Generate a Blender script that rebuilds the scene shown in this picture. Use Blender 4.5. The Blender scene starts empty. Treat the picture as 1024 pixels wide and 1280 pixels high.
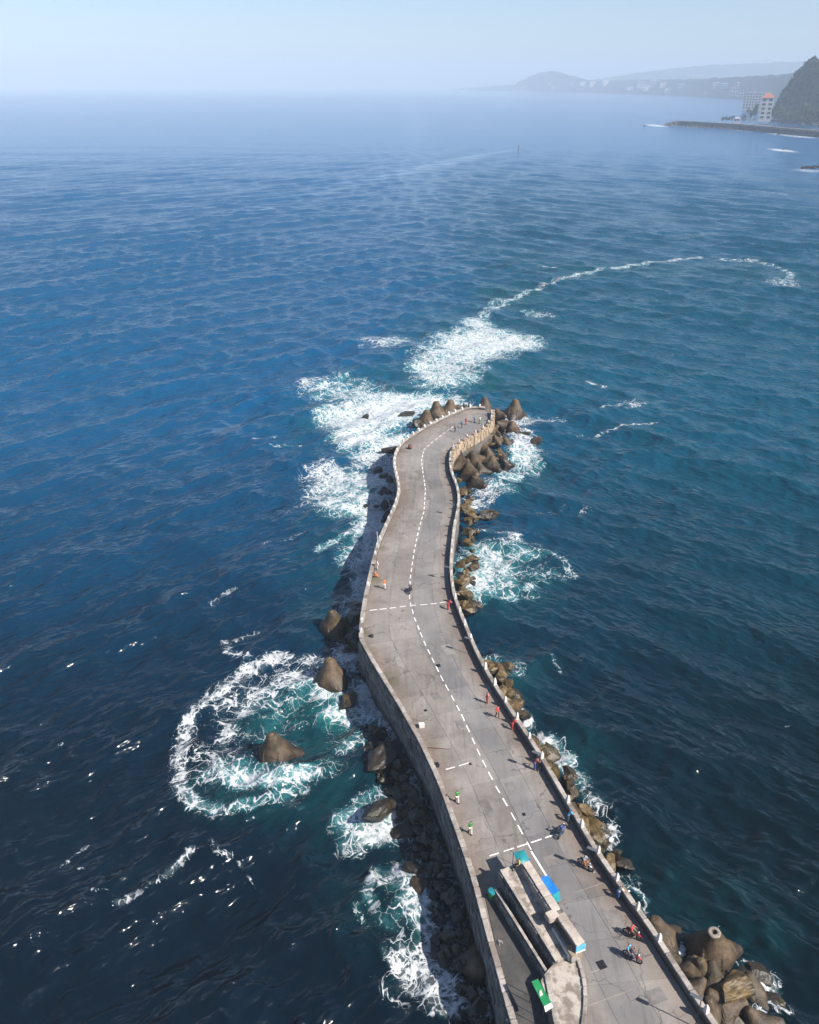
import bpy, bmesh, math, random
import numpy as np
from mathutils import Vector, Matrix, Euler, noise as mnoise

random.seed(7)
rng = np.random.default_rng(7)
SC = bpy.context.scene
COL = SC.collection
R = math.radians

# ------------------------------------------------------------------ camera
CAM_H = 71.0                      # drone height above the sea, metres
FOCAL = 1090.0                    # focal length in pixels of a 1024 x 1280 frame
PITCH = math.atan(536 / FOCAL)
cam = bpy.data.cameras.new('camera')
cam.sensor_fit = 'VERTICAL'; cam.sensor_height = 36.0
cam.lens = 36.0 * FOCAL / 1280.0
cam.clip_start = 0.5; cam.clip_end = 20000
cam_o = bpy.data.objects.new('camera', cam); COL.objects.link(cam_o)
cam_o.location = (0, 0, CAM_H)
cam_o.rotation_euler = (math.pi / 2 - PITCH, 0, 0)
SC.camera = cam_o

# ------------------------------------------------------------------ sky, sun, exposure
SUN_AZ, SUN_EL = R(-31), R(42)    # direction to the sun, from +X
sun_dir = Vector((math.cos(SUN_AZ) * math.cos(SUN_EL), math.sin(SUN_AZ) * math.cos(SUN_EL), math.sin(SUN_EL)))
W = bpy.data.worlds.new('World'); SC.world = W; W.use_nodes = True
nt = W.node_tree; nt.nodes.clear()
sky = nt.nodes.new('ShaderNodeTexSky'); sky.sky_type = 'NISHITA'; sky.sun_disc = False
sky.sun_elevation = SUN_EL; sky.sun_rotation = R(121)
sky.air_density = 0.8; sky.dust_density = 0.7; sky.ozone_density = 3.0
bgn = nt.nodes.new('ShaderNodeBackground'); bgn.inputs["Strength"].default_value = 0.066
out = nt.nodes.new('ShaderNodeOutputWorld')
nt.links.new(sky.outputs[0], bgn.inputs[0]); nt.links.new(bgn.outputs[0], out.inputs[0])
sl = bpy.data.lights.new('sun', 'SUN'); sl.energy = 4.2; sl.angle = R(0.53); sl.color = (1.0, 0.92, 0.82)
so = bpy.data.objects.new('sun', sl); COL.objects.link(so)
so.rotation_euler = (-sun_dir).to_track_quat('-Z', 'Y').to_euler(); so.location = (60, -40, 150)
SC.view_settings.view_transform = 'Standard'; SC.view_settings.look = 'None'
SC.view_settings.gamma = 1.0; SC.view_settings.use_curve_mapping = False
SC.view_settings.exposure = 1.2
SC.render.engine = 'CYCLES'
SC.cycles.use_denoising = True
SC.cycles.max_bounces = 6; SC.cycles.diffuse_bounces = 2; SC.cycles.glossy_bounces = 3
SC.cycles.volume_bounces = 1
SC.cycles.sample_clamp_indirect = 6.0; SC.cycles.sample_clamp_direct = 1.2
HAZE_DENSITY = 0.00018

# ------------------------------------------------------------------ plan helpers
ZD = 5.0                          # pier deck above the sea
def P(u, v, z=ZD):
    """ground-plan point at height z, from a survey of the photograph (u, v in 1024 x 1280)"""
    a = (u - 512) / FOCAL; b = (640 - v) / FOCAL
    d = Vector((a, math.cos(PITCH) + b * math.sin(PITCH), -math.sin(PITCH) + b * math.cos(PITCH)))
    t = (z - CAM_H) / d.z
    return Vector((0, 0, CAM_H)) + d * t

def tag(o, label=None, cat=None, group=None, kind=None):
    if label: o['label'] = label
    if cat: o['category'] = cat
    if group: o['group'] = group
    if kind: o['kind'] = kind
    return o

def link(name, me, parent=None, mat=None, loc=None, rot=None, scale=None):
    o = bpy.data.objects.new(name, me); COL.objects.link(o)
    if mat is not None and me is not None:
        if len(me.materials) == 0: me.materials.append(mat)
        elif me.materials[0] is not mat:
            o.material_slots[0].link = 'OBJECT'; o.material_slots[0].material = mat
    if loc is not None: o.location = loc
    if rot is not None: o.rotation_euler = rot
    if scale is not None: o.scale = scale
    if parent is not None: o.parent = parent
    return o

def empty(name, loc=(0, 0, 0), rz=0):
    o = bpy.data.objects.new(name, None); COL.objects.link(o)
    o.location = loc; o.rotation_euler = (0, 0, rz); o.empty_display_size = 0.3
    return o

def copy_tree(o, parent=None):
    c = o.copy(); COL.objects.link(c); c.parent = parent
    for ch in list(o.children): copy_tree(ch, c)
    return c

def mesh_from(verts, faces, name='mesh', smooth=False):
    me = bpy.data.meshes.new(name); me.from_pydata([tuple(v) for v in verts], [], faces)
    if smooth: me.polygons.foreach_set('use_smooth', [True] * len(me.polygons))
    me.update(); return me

def bm_mesh(bm, name='mesh', smooth=False):
    me = bpy.data.meshes.new(name); bm.normal_update(); bm.to_mesh(me); bm.free()
    if smooth: me.polygons.foreach_set('use_smooth', [True] * len(me.polygons))
    return me

def box_bm(bm, c, s, rot=None, bevel=0.0):
    r = bmesh.ops.create_cube(bm, size=1.0)
    vs = r['verts']
    M = Matrix.Translation(c) @ (rot.to_matrix().to_4x4() if rot else Matrix.Identity(4)) @ Matrix.Diagonal((s[0], s[1], s[2], 1))
    bmesh.ops.transform(bm, matrix=M, verts=vs)
    if bevel > 0:
        es = list({e for v in vs for e in v.link_edges})
        bmesh.ops.bevel(bm, geom=es, offset=bevel, segments=2, affect='EDGES', profile=0.5)

def box_mesh(c, s, rot=None, bevel=0.0):
    bm = bmesh.new(); box_bm(bm, c, s, rot, bevel); return bm_mesh(bm)

def tube_bm(bm, pts, rad, seg=8, cap=True):
    pts = [Vector(p) for p in pts]; n = len(pts)
    rad = [rad] * n if not hasattr(rad, '__len__') else rad
    rings = []
    for i, p in enumerate(pts):
        t = (pts[min(i + 1, n - 1)] - pts[max(i - 1, 0)]).normalized()
        a = t.cross(Vector((0, 0, 1)))
        if a.length < 1e-3: a = Vector((1, 0, 0))
        a.normalize(); b = t.cross(a)
        rings.append([bm.verts.new(p + (a * math.cos(2 * math.pi * k / seg) + b * math.sin(2 * math.pi * k / seg)) * rad[i]) for k in range(seg)])
    for i in range(n - 1):
        for k in range(seg):
            bm.faces.new((rings[i][k], rings[i][(k + 1) % seg], rings[i + 1][(k + 1) % seg], rings[i + 1][k]))
    if cap:
        bm.faces.new(rings[0][::-1]); bm.faces.new(rings[-1])

def tube_mesh(pts, rad, seg=8):
    bm = bmesh.new(); tube_bm(bm, pts, rad, seg)
    bmesh.ops.recalc_face_normals(bm, faces=bm.faces)
    return bm_mesh(bm, smooth=True)

def lathe_mesh(prof, seg=16):
    """profile of (radius, z) turned about z"""
    bm = bmesh.new(); rings = []
    for r, z in prof:
        rings.append([bm.verts.new((r * math.cos(2 * math.pi * k / seg), r * math.sin(2 * math.pi * k / seg), z)) for k in range(seg)])
    for i in range(len(prof) - 1):
        for k in range(seg):
            bm.faces.new((rings[i][k], rings[i][(k + 1) % seg], rings[i + 1][(k + 1) % seg], rings[i + 1][k]))
    bm.faces.new(rings[0][::-1]); bm.faces.new(rings[-1])
    bmesh.ops.remove_doubles(bm, verts=bm.verts, dist=1e-5)
    return bm_mesh(bm, smooth=False)

def prism(poly, z0, z1):
    """solid from a plan polygon; z0, z1 numbers or per-vertex lists"""
    n = len(poly)
    z0 = [z0] * n if not hasattr(z0, '__len__') else z0
    z1 = [z1] * n if not hasattr(z1, '__len__') else z1
    v = [(p[0], p[1], z0[i]) for i, p in enumerate(poly)] + [(p[0], p[1], z1[i]) for i, p in enumerate(poly)]
    area = sum(poly[i][0] * poly[(i + 1) % n][1] - poly[(i + 1) % n][0] * poly[i][1] for i in range(n))
    idx = list(range(n)) if area > 0 else list(range(n))[::-1]
    f = [tuple(idx[::-1]), tuple(i + n for i in idx)]
    for k in range(n):
        a, b = idx[k], idx[(k + 1) % n]
        f.append((a, b, b + n, a + n))
    return mesh_from(v, f)

# ------------------------------------------------------------------ materials
class NB:
    def __init__(s, name):
        s.m = bpy.data.materials.new(name); s.m.use_nodes = True
        s.t = s.m.node_tree; s.t.nodes.clear()
        s.o = s.t.nodes.new('ShaderNodeOutputMaterial')
    def n(s, typ, **kw):
        nd = s.t.nodes.new(typ)
        for k, v in kw.items():
            if k.startswith('i_'): nd.inputs[k[2:].replace('_', ' ')].default_value = v
            else: setattr(nd, k, v)
        return nd
    def l(s, a, b): s.t.links.new(a, b)
    def set(s, sock, v):
        if hasattr(v, 'links') or isinstance(v, bpy.types.NodeSocket): s.l(v, sock)
        else: sock.default_value = v
    def math(s, op, a, b=0.0, c=0.0, clamp=False):
        nd = s.n('ShaderNodeMath', operation=op, use_clamp=clamp)
        s.set(nd.inputs[0], a); s.set(nd.inputs[1], b); s.set(nd.inputs[2], c)
        return nd.outputs[0]
    def mix(s, f, a, b, blend='MIX'):
        nd = s.n('ShaderNodeMix', data_type='RGBA', blend_type=blend)
        s.set(nd.inputs[0], f)
        for k, v in ((6, a), (7, b)):
            if isinstance(v, tuple) and len(v) == 3: v = v + (1,)
            s.set(nd.inputs[k], v)
        return nd.outputs[2]
    def ramp(s, f, lo, hi, a=0.0, b=1.0, smooth=True):
        nd = s.n('ShaderNodeMapRange', interpolation_type='SMOOTHSTEP' if smooth else 'LINEAR')
        for k, v in zip((0, 1, 2, 3, 4), (f, lo, hi, a, b)): s.set(nd.inputs[k], v)
        return nd.outputs[0]
    def pos(s):
        return s.n('ShaderNodeNewGeometry').outputs['Position']
    def noise(s, vec, scale, detail=4, rough=0.55, dist=0.0):
        nd = s.n('ShaderNodeTexNoise'); nd.inputs['Scale'].default_value = scale
        nd.inputs['Detail'].default_value = detail; nd.inputs['Roughness'].default_value = rough
        nd.inputs['Distortion'].default_value = dist
        if vec is not None: s.l(vec, nd.inputs['Vector'])
        return nd.outputs['Fac']
    def voro(s, vec, scale, feature='F1', rand=1.0):
        nd = s.n('ShaderNodeTexVoronoi', feature=feature); nd.inputs['Scale'].default_value = scale
        nd.inputs['Randomness'].default_value = rand
        s.l(vec, nd.inputs['Vector'])
        return nd.outputs['Distance']
    def bump(s, h, strength=0.3, dist=0.05, normal=None):
        nd = s.n('ShaderNodeBump'); nd.inputs['Strength'].default_value = strength
        nd.inputs['Distance'].default_value = dist; s.l(h, nd.inputs['Height'])
        if normal is not None: s.l(normal, nd.inputs['Normal'])
        return nd.outputs[0]
    def bsdf(s, col, rough=0.8, spec=0.5, normal=None, metal=0.0, ior=1.5):
        nd = s.n('ShaderNodeBsdfPrincipled')
        if isinstance(col, tuple) and len(col) == 3: col = col + (1,)
        s.set(nd.inputs['Base Color'], col); s.set(nd.inputs['Roughness'], rough)
        s.set(nd.inputs['Specular IOR Level'], spec); s.set(nd.inputs['Metallic'], metal)
        nd.inputs['IOR'].default_value = ior
        if normal is not None: s.l(normal, nd.inputs['Normal'])
        return nd.outputs[0]
    def done(s, sh):
        s.l(sh, s.o.inputs['Surface']); return s.m

def rand_obj(b): return b.n('ShaderNodeObjectInfo').outputs['Random']

def mat_plain(name, col, rough=0.7, var=0.25, scale=6.0, metal=0.0, bump=0.1):
    col = tuple(x * 0.72 for x in col)
    b = NB(name); p = b.n('ShaderNodeTexCoord').outputs['Object']
    n1 = b.noise(p, scale, 5, 0.6)
    c = b.mix(b.ramp(n1, 0.3, 0.7), tuple(x * (1 - var) for x in col), tuple(min(1, x * (1 + var)) for x in col))
    return b.done(b.bsdf(c, rough, 0.4, b.bump(n1, bump, 0.02), metal))

def mat_stone(name, cA, cB, cC, scale=1.5, rough=0.9, wet=True, bump=0.5, objvar=0.3):
    """weathered stone: two tones, a third in patches, per-piece brightness, wet below the splash line"""
    b = NB(name); p = b.pos()
    n1 = b.noise(p, scale, 6, 0.62); n2 = b.noise(p, scale * 5, 5, 0.6); n3 = b.noise(p, scale * 0.35, 3, 0.5)
    c = b.mix(b.ramp(n1, 0.32, 0.68), cA, cB)
    c = b.mix(b.ramp(n3, 0.48, 0.66), c, cC)
    c = b.mix(b.ramp(n2, 0.52, 0.72, 0, 0.55), c, tuple(x * 0.45 for x in cA))
    r = b.ramp(rand_obj(b), 0, 1, 0.62 * (1 - objvar), 0.62 * (1 + objvar), False)
    hs = b.n('ShaderNodeHueSaturation'); b.l(c, hs.inputs['Color']); b.l(r, hs.inputs['Value'])
    c = hs.outputs[0]; rg = rough
    if wet:
        sx = b.n('ShaderNodeSeparateXYZ'); b.l(p, sx.inputs[0])
        zz = b.math('ADD', sx.outputs[2], b.math('MULTIPLY', b.math('SUBTRACT', n1, 0.5), 2.2))
        w = b.ramp(zz, 0.3, 1.9, 1, 0)
        c = b.mix(w, c, b.mix(0.5, (0.018, 0.015, 0.011), b.mix(1.0, c, (0.45, 0.42, 0.36), 'MULTIPLY')))
        rg = b.ramp(w, 0, 1, rough, 0.42, False)
    h = b.math('ADD', n1, b.math('MULTIPLY', n2, 0.5))
    return b.done(b.bsdf(c, rg, 0.5, b.bump(h, bump, 0.12)))

M = {}
M['coping'] = mat_stone('coping stone', (0.38, 0.34, 0.305), (0.54, 0.50, 0.46), (0.27, 0.225, 0.195), 1.2, 0.9, False, 0.4, 0.22)
M['beige'] = mat_stone('beige slab', (0.58, 0.51, 0.45), (0.72, 0.64, 0.57), (0.46, 0.385, 0.33), 1.4, 0.9, False, 0.3, 0.12)
M['tan'] = mat_stone('tan wall stone', (0.42, 0.31, 0.21), (0.55, 0.43, 0.31), (0.30, 0.20, 0.13), 1.0, 0.9, False, 0.4, 0.2)
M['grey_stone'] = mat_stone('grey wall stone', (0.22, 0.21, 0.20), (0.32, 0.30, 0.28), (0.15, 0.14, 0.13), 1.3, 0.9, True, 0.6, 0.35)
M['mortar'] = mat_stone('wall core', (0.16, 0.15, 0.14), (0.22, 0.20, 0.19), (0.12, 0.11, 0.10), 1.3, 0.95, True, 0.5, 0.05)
M['white'] = mat_plain('worn white paint', (0.74, 0.72, 0.69), 0.7, 0.12, 4)
M['tetrapod'] = mat_stone('weathered tetrapod concrete', (0.082, 0.052, 0.026), (0.150, 0.100, 0.054), (0.050, 0.036, 0.014), 1.5, 0.62, True, 1.0, 0.25)
M['tip'] = mat_plain('bare concrete', (0.30, 0.26, 0.22), 0.85, 0.2, 3)
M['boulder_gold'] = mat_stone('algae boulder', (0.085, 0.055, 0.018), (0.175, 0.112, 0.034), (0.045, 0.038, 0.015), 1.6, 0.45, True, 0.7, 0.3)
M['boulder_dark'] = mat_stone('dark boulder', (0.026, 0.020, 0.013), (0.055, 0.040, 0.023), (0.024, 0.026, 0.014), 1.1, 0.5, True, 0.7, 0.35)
M['tip_worn'] = mat_plain('worn tip concrete', (0.17, 0.125, 0.08), 0.7, 0.3, 3)
M['steel'] = mat_plain('grey steel', (0.25, 0.26, 0.27), 0.45, 0.1, 5, 0.6)
M['dark_metal'] = mat_plain('dark metal', (0.04, 0.04, 0.045), 0.45, 0.2, 5, 0.5)
M['rubber'] = mat_plain('rubber', (0.02, 0.02, 0.02), 0.8, 0.2)
M['skin'] = mat_plain('skin', (0.42, 0.25, 0.16), 0.6, 0.08)
M['hair'] = mat_plain('black hair', (0.015, 0.013, 0.012), 0.5, 0.2)
for k, c in dict(red=(0.62, 0.05, 0.06), green=(0.06, 0.30, 0.08), blue=(0.04, 0.12, 0.45), sky=(0.12, 0.42, 0.68), black=(0.02, 0.02, 0.025),
                 orange=(0.75, 0.22, 0.03), cream=(0.72, 0.68, 0.6), navy=(0.03, 0.05, 0.14), pink=(0.70, 0.20, 0.22), greyblue=(0.28, 0.36, 0.45),
                 yellow=(0.72, 0.55, 0.12), brown=(0.16, 0.07, 0.05), denim=(0.09, 0.13, 0.22), khaki=(0.30, 0.25, 0.17)).items():
    M[k] = mat_plain(k + ' cloth', c, 0.8, 0.15, 5)
for k, c in dict(tarp_blue=(0.015, 0.20, 0.62), tarp_teal=(0.02, 0.26, 0.30), tarp_green=(0.02, 0.26, 0.09), paint_sky=(0.14, 0.50, 0.74)).items():
    M[k] = mat_plain(k, c, 0.45, 0.15, 2)
M['bike_red'] = mat_plain('red bike paint', (0.50, 0.02, 0.03), 0.25, 0.1)
M['bike_white'] = mat_plain('white bike paint', (0.75, 0.75, 0.75), 0.25, 0.1)
M['bike_blue'] = mat_plain('blue bike paint', (0.03, 0.10, 0.40), 0.25, 0.1)
M['bike_black'] = mat_plain('black bike paint', (0.03, 0.03, 0.035), 0.25, 0.1)

def deck_material():
    b = NB('pier deck concrete'); p = b.pos()
    at = b.n('ShaderNodeAttribute', attribute_name='across').outputs['Fac']      # 0 left edge .. 1 right edge
    n0 = b.noise(p, 0.10, 4, 0.6); n1 = b.noise(p, 0.5, 6, 0.65); n2 = b.noise(p, 4.0, 5, 0.65); n3 = b.noise(p, 22.0, 2, 0.5)
    mp = b.n('ShaderNodeMapping'); b.l(p, mp.inputs[0]); mp.inputs['Rotation'].default_value = (0, 0, R(-22)); mp.inputs['Scale'].default_value = (2.2, 0.10, 1)
    ns = b.noise(mp.outputs[0], 1.0, 5, 0.7)                                      # streaks along the traffic direction
    aw = b.math('ADD', at, b.math('MULTIPLY', b.math('SUBTRACT', n1, 0.5), 0.16))
    c = b.mix(b.ramp(n1, 0.3, 0.7), (0.265, 0.24, 0.225), (0.42, 0.385, 0.36))
    lane = b.math('MULTIPLY', b.ramp(aw, 0.50, 0.56), b.ramp(aw, 0.72, 0.86, 1, 0))
    c = b.mix(b.math('MULTIPLY', lane, 0.75), c, (0.24, 0.245, 0.262))
    edge = b.math('MAXIMUM', b.ramp(aw, 0.0, 0.24, 1, 0), b.ramp(aw, 0.80, 0.98))
    c = b.mix(b.math('MULTIPLY', edge, 0.75), c, b.mix(b.ramp(n2, 0.35, 0.65), (0.20, 0.135, 0.10), (0.34, 0.255, 0.205)))
    c = b.mix(b.ramp(ns, 0.46, 0.72, 0, 0.55), c, (0.16, 0.14, 0.13))
    c = b.mix(b.ramp(n0, 0.42, 0.62, 0, 0.45), c, (0.45, 0.42, 0.39))
    n5 = b.noise(p, 0.055, 5, 0.7, 0.5)
    c = b.mix(b.ramp(n5, 0.50, 0.62, 0, 0.28), c, (0.20, 0.165, 0.14))
    st = b.math('MULTIPLY', b.ramp(b.noise(p, 0.9, 5, 0.75, 0.6), 0.60, 0.68), b.ramp(n0, 0.45, 0.6))
    c = b.mix(b.math('MULTIPLY', st, 0.7), c, (0.085, 0.075, 0.07))
    moss = b.math('MULTIPLY', b.ramp(aw, 0.02, 0.22, 1, 0), b.ramp(b.noise(p, 0.22, 3), 0.55, 0.68))
    c = b.mix(b.math('MULTIPLY', moss, 0.55), c, (0.13, 0.12, 0.05))
    c = b.mix(b.ramp(n2, 0.54, 0.74, 0, 0.5), c, (0.14, 0.125, 0.12))
    cv = b.n('ShaderNodeVectorMath', operation='MULTIPLY_ADD'); cn = b.n('ShaderNodeTexNoise'); cn.inputs['Scale'].default_value = 0.8; b.l(p, cn.inputs['Vector'])
    b.l(cn.outputs['Color'], cv.inputs[0]); cv.inputs[1].default_value = (2.5, 2.5, 0); b.l(p, cv.inputs[2])
    crack = b.math('MULTIPLY', b.ramp(b.voro(cv.outputs[0], 0.16, 'DISTANCE_TO_EDGE'), 0.004, 0.012, 1, 0), b.ramp(b.noise(p, 0.13, 2), 0.46, 0.56))
    c = b.mix(b.math('MULTIPLY', crack, 0.6), c, (0.09, 0.08, 0.075))
    hs = b.n('ShaderNodeHueSaturation'); b.l(c, hs.inputs['Color']); b.l(b.ramp(rand_obj(b), 0, 1, 0.49, 0.61, False), hs.inputs['Value'])
    h = b.math('ADD', n2, b.math('MULTIPLY', n3, 0.4))
    return b.done(b.bsdf(hs.outputs[0], 0.85, 0.35, b.bump(h, 0.25, 0.03)))
M['deck'] = deck_material()
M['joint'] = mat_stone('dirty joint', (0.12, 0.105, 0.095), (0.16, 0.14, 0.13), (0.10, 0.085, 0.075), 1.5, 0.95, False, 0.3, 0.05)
M['shade_tinted'] = mat_stone('damp concrete', (0.075, 0.072, 0.07), (0.11, 0.105, 0.10), (0.06, 0.06, 0.055), 0.9, 0.7, False, 0.3, 0.05)  # walkway concrete, its colour darkened to stand in for wall shade
def paint_material():
    b = NB('worn road paint'); p = b.pos()
    n = b.noise(p, 7, 5, 0.7)
    c = b.mix(b.ramp(n, 0.50, 0.70, 1, 0.0), (0.36, 0.34, 0.33), (0.70, 0.69, 0.68))
    return b.done(b.bsdf(c, 0.8, 0.3))
M['paint'] = paint_material()
def paving_material():
    b = NB('mottled terrace paving'); p = b.pos()
    n = b.noise(p, 1.1, 4, 0.6); v = b.voro(p, 1.6)
    c = b.mix(b.ramp(n, 0.42, 0.58), (0.18, 0.155, 0.135), (0.38, 0.34, 0.30))
    c = b.mix(b.ramp(v, 0.1, 0.5, 0.3, 0), c, (0.14, 0.11, 0.09))
    return b.done(b.bsdf(c, 0.9, 0.3, b.bump(n, 0.3, 0.04)))
M['paving'] = paving_material()

# ------------------------------------------------------------------ sea
def seg_dist(X, Y, a, b):
    abx, aby = b[0] - a[0], b[1] - a[1]
    L = abx * abx + aby * aby + 1e-9
    t = np.clip(((X - a[0]) * abx + (Y - a[1]) * aby) / L, 0, 1)
    return np.hypot(X - a[0] - t * abx, Y - a[1] - t * aby)

# foam patches: (u, v, half width px, half height px, density)
FOAM_BLOB = [
 (470,518,58,20,1.0),(505,508,40,16,1.0),(450,545,38,20,1.0),(492,556,26,16,1.0),(540,500,46,9,.9),(425,520,30,14,.85),(460,495,40,10,.75),
 (425,485,52,16,.62),(385,480,18,9,.6),
 (565,448,48,24,.72),(600,428,60,20,.95),(638,428,42,9,.95),(598,405,22,12,.8),(548,474,36,15,.75),(485,427,36,9,.62),(530,455,22,18,.7),
 (575,470,30,12,.62),
 (625,378,20,6,.45),(672,392,18,5,.5),(980,353,20,6,.6),
 (432,602,54,18,.8),(408,590,28,13,.78),(445,630,64,16,.82),(480,640,32,18,1.0),(478,600,26,18,.95),(470,572,32,14,.8),(465,662,26,16,1.0),(448,692,28,20,.72),(460,715,20,24,.8),(398,615,20,14,.6),
 (330,860,80,36,.42),(370,850,50,18,.66),(410,862,36,20,.70),(300,880,36,30,.48),(330,905,60,50,.33),(290,965,56,30,.52),(340,965,50,20,.60),(250,950,34,44,.40),
 (440,890,50,18,.72),(480,895,20,16,.7),(430,925,40,20,.42),(400,960,40,24,.36),
 (450,1030,34,26,.85),(480,1035,34,22,.95),(505,1010,26,18,.8),(470,1000,30,18,.55),(440,1055,22,14,.6),
 (500,1095,36,30,.72),(525,1125,40,30,.66),(500,1140,36,24,.5),(545,1160,36,28,.55),(520,1185,40,26,.5),(560,1130,40,20,.5),(575,1165,26,24,.5),
 (530,1225,50,34,.62),(555,1245,44,26,.66),(600,1258,28,22,.75),(585,1190,26,22,.75),(540,1190,40,40,.6),(500,1240,40,30,.45),(570,1270,40,16,.6),
 (610,712,46,34,.66),(592,735,28,22,.85),(640,690,46,20,.50),(600,690,30,16,.6),(680,715,36,20,.36),(650,740,40,14,.4),
 (612,612,30,12,.72),(655,566,22,20,.85),(650,545,20,12,.8),(635,592,20,12,.7),(645,524,40,7,.72),(680,523,26,6,.5),(595,630,20,12,.7),
 (640,835,18,14,.55),(615,820,16,10,.55),
 (655,905,12,12,.85),(680,932,26,16,.85),(702,950,20,16,.85),(722,975,18,18,.6),(742,1005,20,18,.62),(762,1045,16,16,.9),(768,1072,14,10,.7),(790,1092,20,10,.45),
 (818,1208,10,10,.9),(848,1185,12,10,.7),(925,1208,22,10,.55),(958,1232,20,18,.72),(975,1262,20,14,.6),(945,1272,14,10,.75),(905,1190,14,8,.5),(800,1128,16,8,.5),
 (440,768,22,28,.7),(436,820,24,26,.95),(455,735,18,28,.9),(445,790,18,22,.9),(462,870,20,20,.9),(490,905,18,18,.85),
 (355,640,30,8,.28),(700,640,60,10,.25),(790,505,18,8,.55),(820,157,10,2,.9),(860,158,16,2,.55),(935,163,20,2,.6),(978,168,16,2,.7),(978,188,12,2.5,.9),(1005,171,20,2,.7),(1010,213,18,2.5,.6),
]
# foam streaks: points, half width metres, density
FOAM_LINE = [
 ([(618,384),(650,370),(690,352),(730,341),(780,333),(830,326),(875,322)], 2.6, .62),
 ([(900,324),(940,326),(972,332),(990,344),(975,355)], 2.4, .55),
 ([(598,405),(606,390),(620,383)], 3.0, .6),
 ([(395,828),(345,822),(300,842),(270,868)], 1.8, .72),
 ([(410,850),(350,850),(310,880),(285,920),(262,960)], 1.5, .66),
 ([(262,870),(240,905),(222,945),(222,980),(240,1005),(268,1016)], 1.5, .70),
 ([(268,1016),(310,1012),(345,1005),(378,990)], 1.3, .55),
 ([(330,985),(365,1000),(380,1012)], .8, .5),
 ([(262,960),(300,975),(345,980),(390,968)], 2.2, .75),
 ([(280,800),(284,812),(308,822)], 1.0, .6), ([(318,787),(300,795),(282,802)], .9, .5),
 ([(268,755),(285,742),(293,738)], .8, .62), ([(155,1129),(180,1115),(205,1101),(222,1083),(240,1068)], .75, .70),
 ([(78,1074),(90,1060),(104,1049)], .4, .6), ([(120,1115),(140,1115)], .3, .45), ([(265,1055),(275,1075),(290,1078)], .6, .5),
 ([(500,560),(490,600),(480,650),(462,690),(455,735),(440,790)], 2.6, .95),
 ([(440,790),(430,830),(460,870),(490,900),(512,945),(520,985),(540,1040),(555,1080)], 1.0, .62),
 ([(555,1080),(575,1110),(600,1150),(612,1190)], 1.0, .6),
 ([(640,672),(680,690),(705,700),(718,722)], 1.0, .58), ([(590,665),(640,668),(660,680)], 1.4, .6), ([(600,752),(640,748),(668,730)], 1.2, .55),
 ([(723,548),(755,537),(790,532),(820,526)], .9, .55), ([(753,510),(775,508),(795,498)], 1.0, .55), ([(735,476),(756,482)], 1.2, .6),
 ([(690,820),(705,845)], .4, .45), ([(640,850),(655,840)], .5, .5),
 ([(745,1010),(765,1040),(760,1075),(775,1098),(800,1105),(812,1118)], .5, .6),
 ([(320,548),(345,542)], .8, .5), ([(340,556),(375,553)], .9, .55), ([(395,690),(415,680),(440,668)], 1.2, .55), ([(310,680),(360,672),(388,664)], .8, .38),
 ([(470,1080),(455,1115),(475,1145),(500,1160)], .9, .6), ([(480,1190),(495,1215),(520,1250),(545,1262)], .7, .55),
 ([(300,1085),(325,1110)], .3, .4), ([(445,1130),(460,1155)], .5, .5),
 ([(655,388),(690,396)], 1.6, .6), ([(675,333),(692,334)], 2, .55), ([(945,238),(985,244)], 5, .42),
]
TEAL_BLOB = [(390,900,70,45,.9),(400,880,40,25,1),(330,985,90,40,.5),(620,720,80,45,.7),(550,480,130,30,.8),(440,520,80,40,.7),(600,420,100,40,.6),(640,370,40,16,.9),
 (760,335,120,10,.4),(455,640,70,60,.5),(440,1000,90,60,.35),(500,1120,90,70,.25),(700,950,60,50,.3),(650,590,40,30,.7),(850,1120,110,60,.22),(930,1160,60,40,.28),(640,840,60,30,.4),(580,465,120,30,.6),
 (430,700,60,80,.4),(960,340,60,12,.4)]

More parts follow.
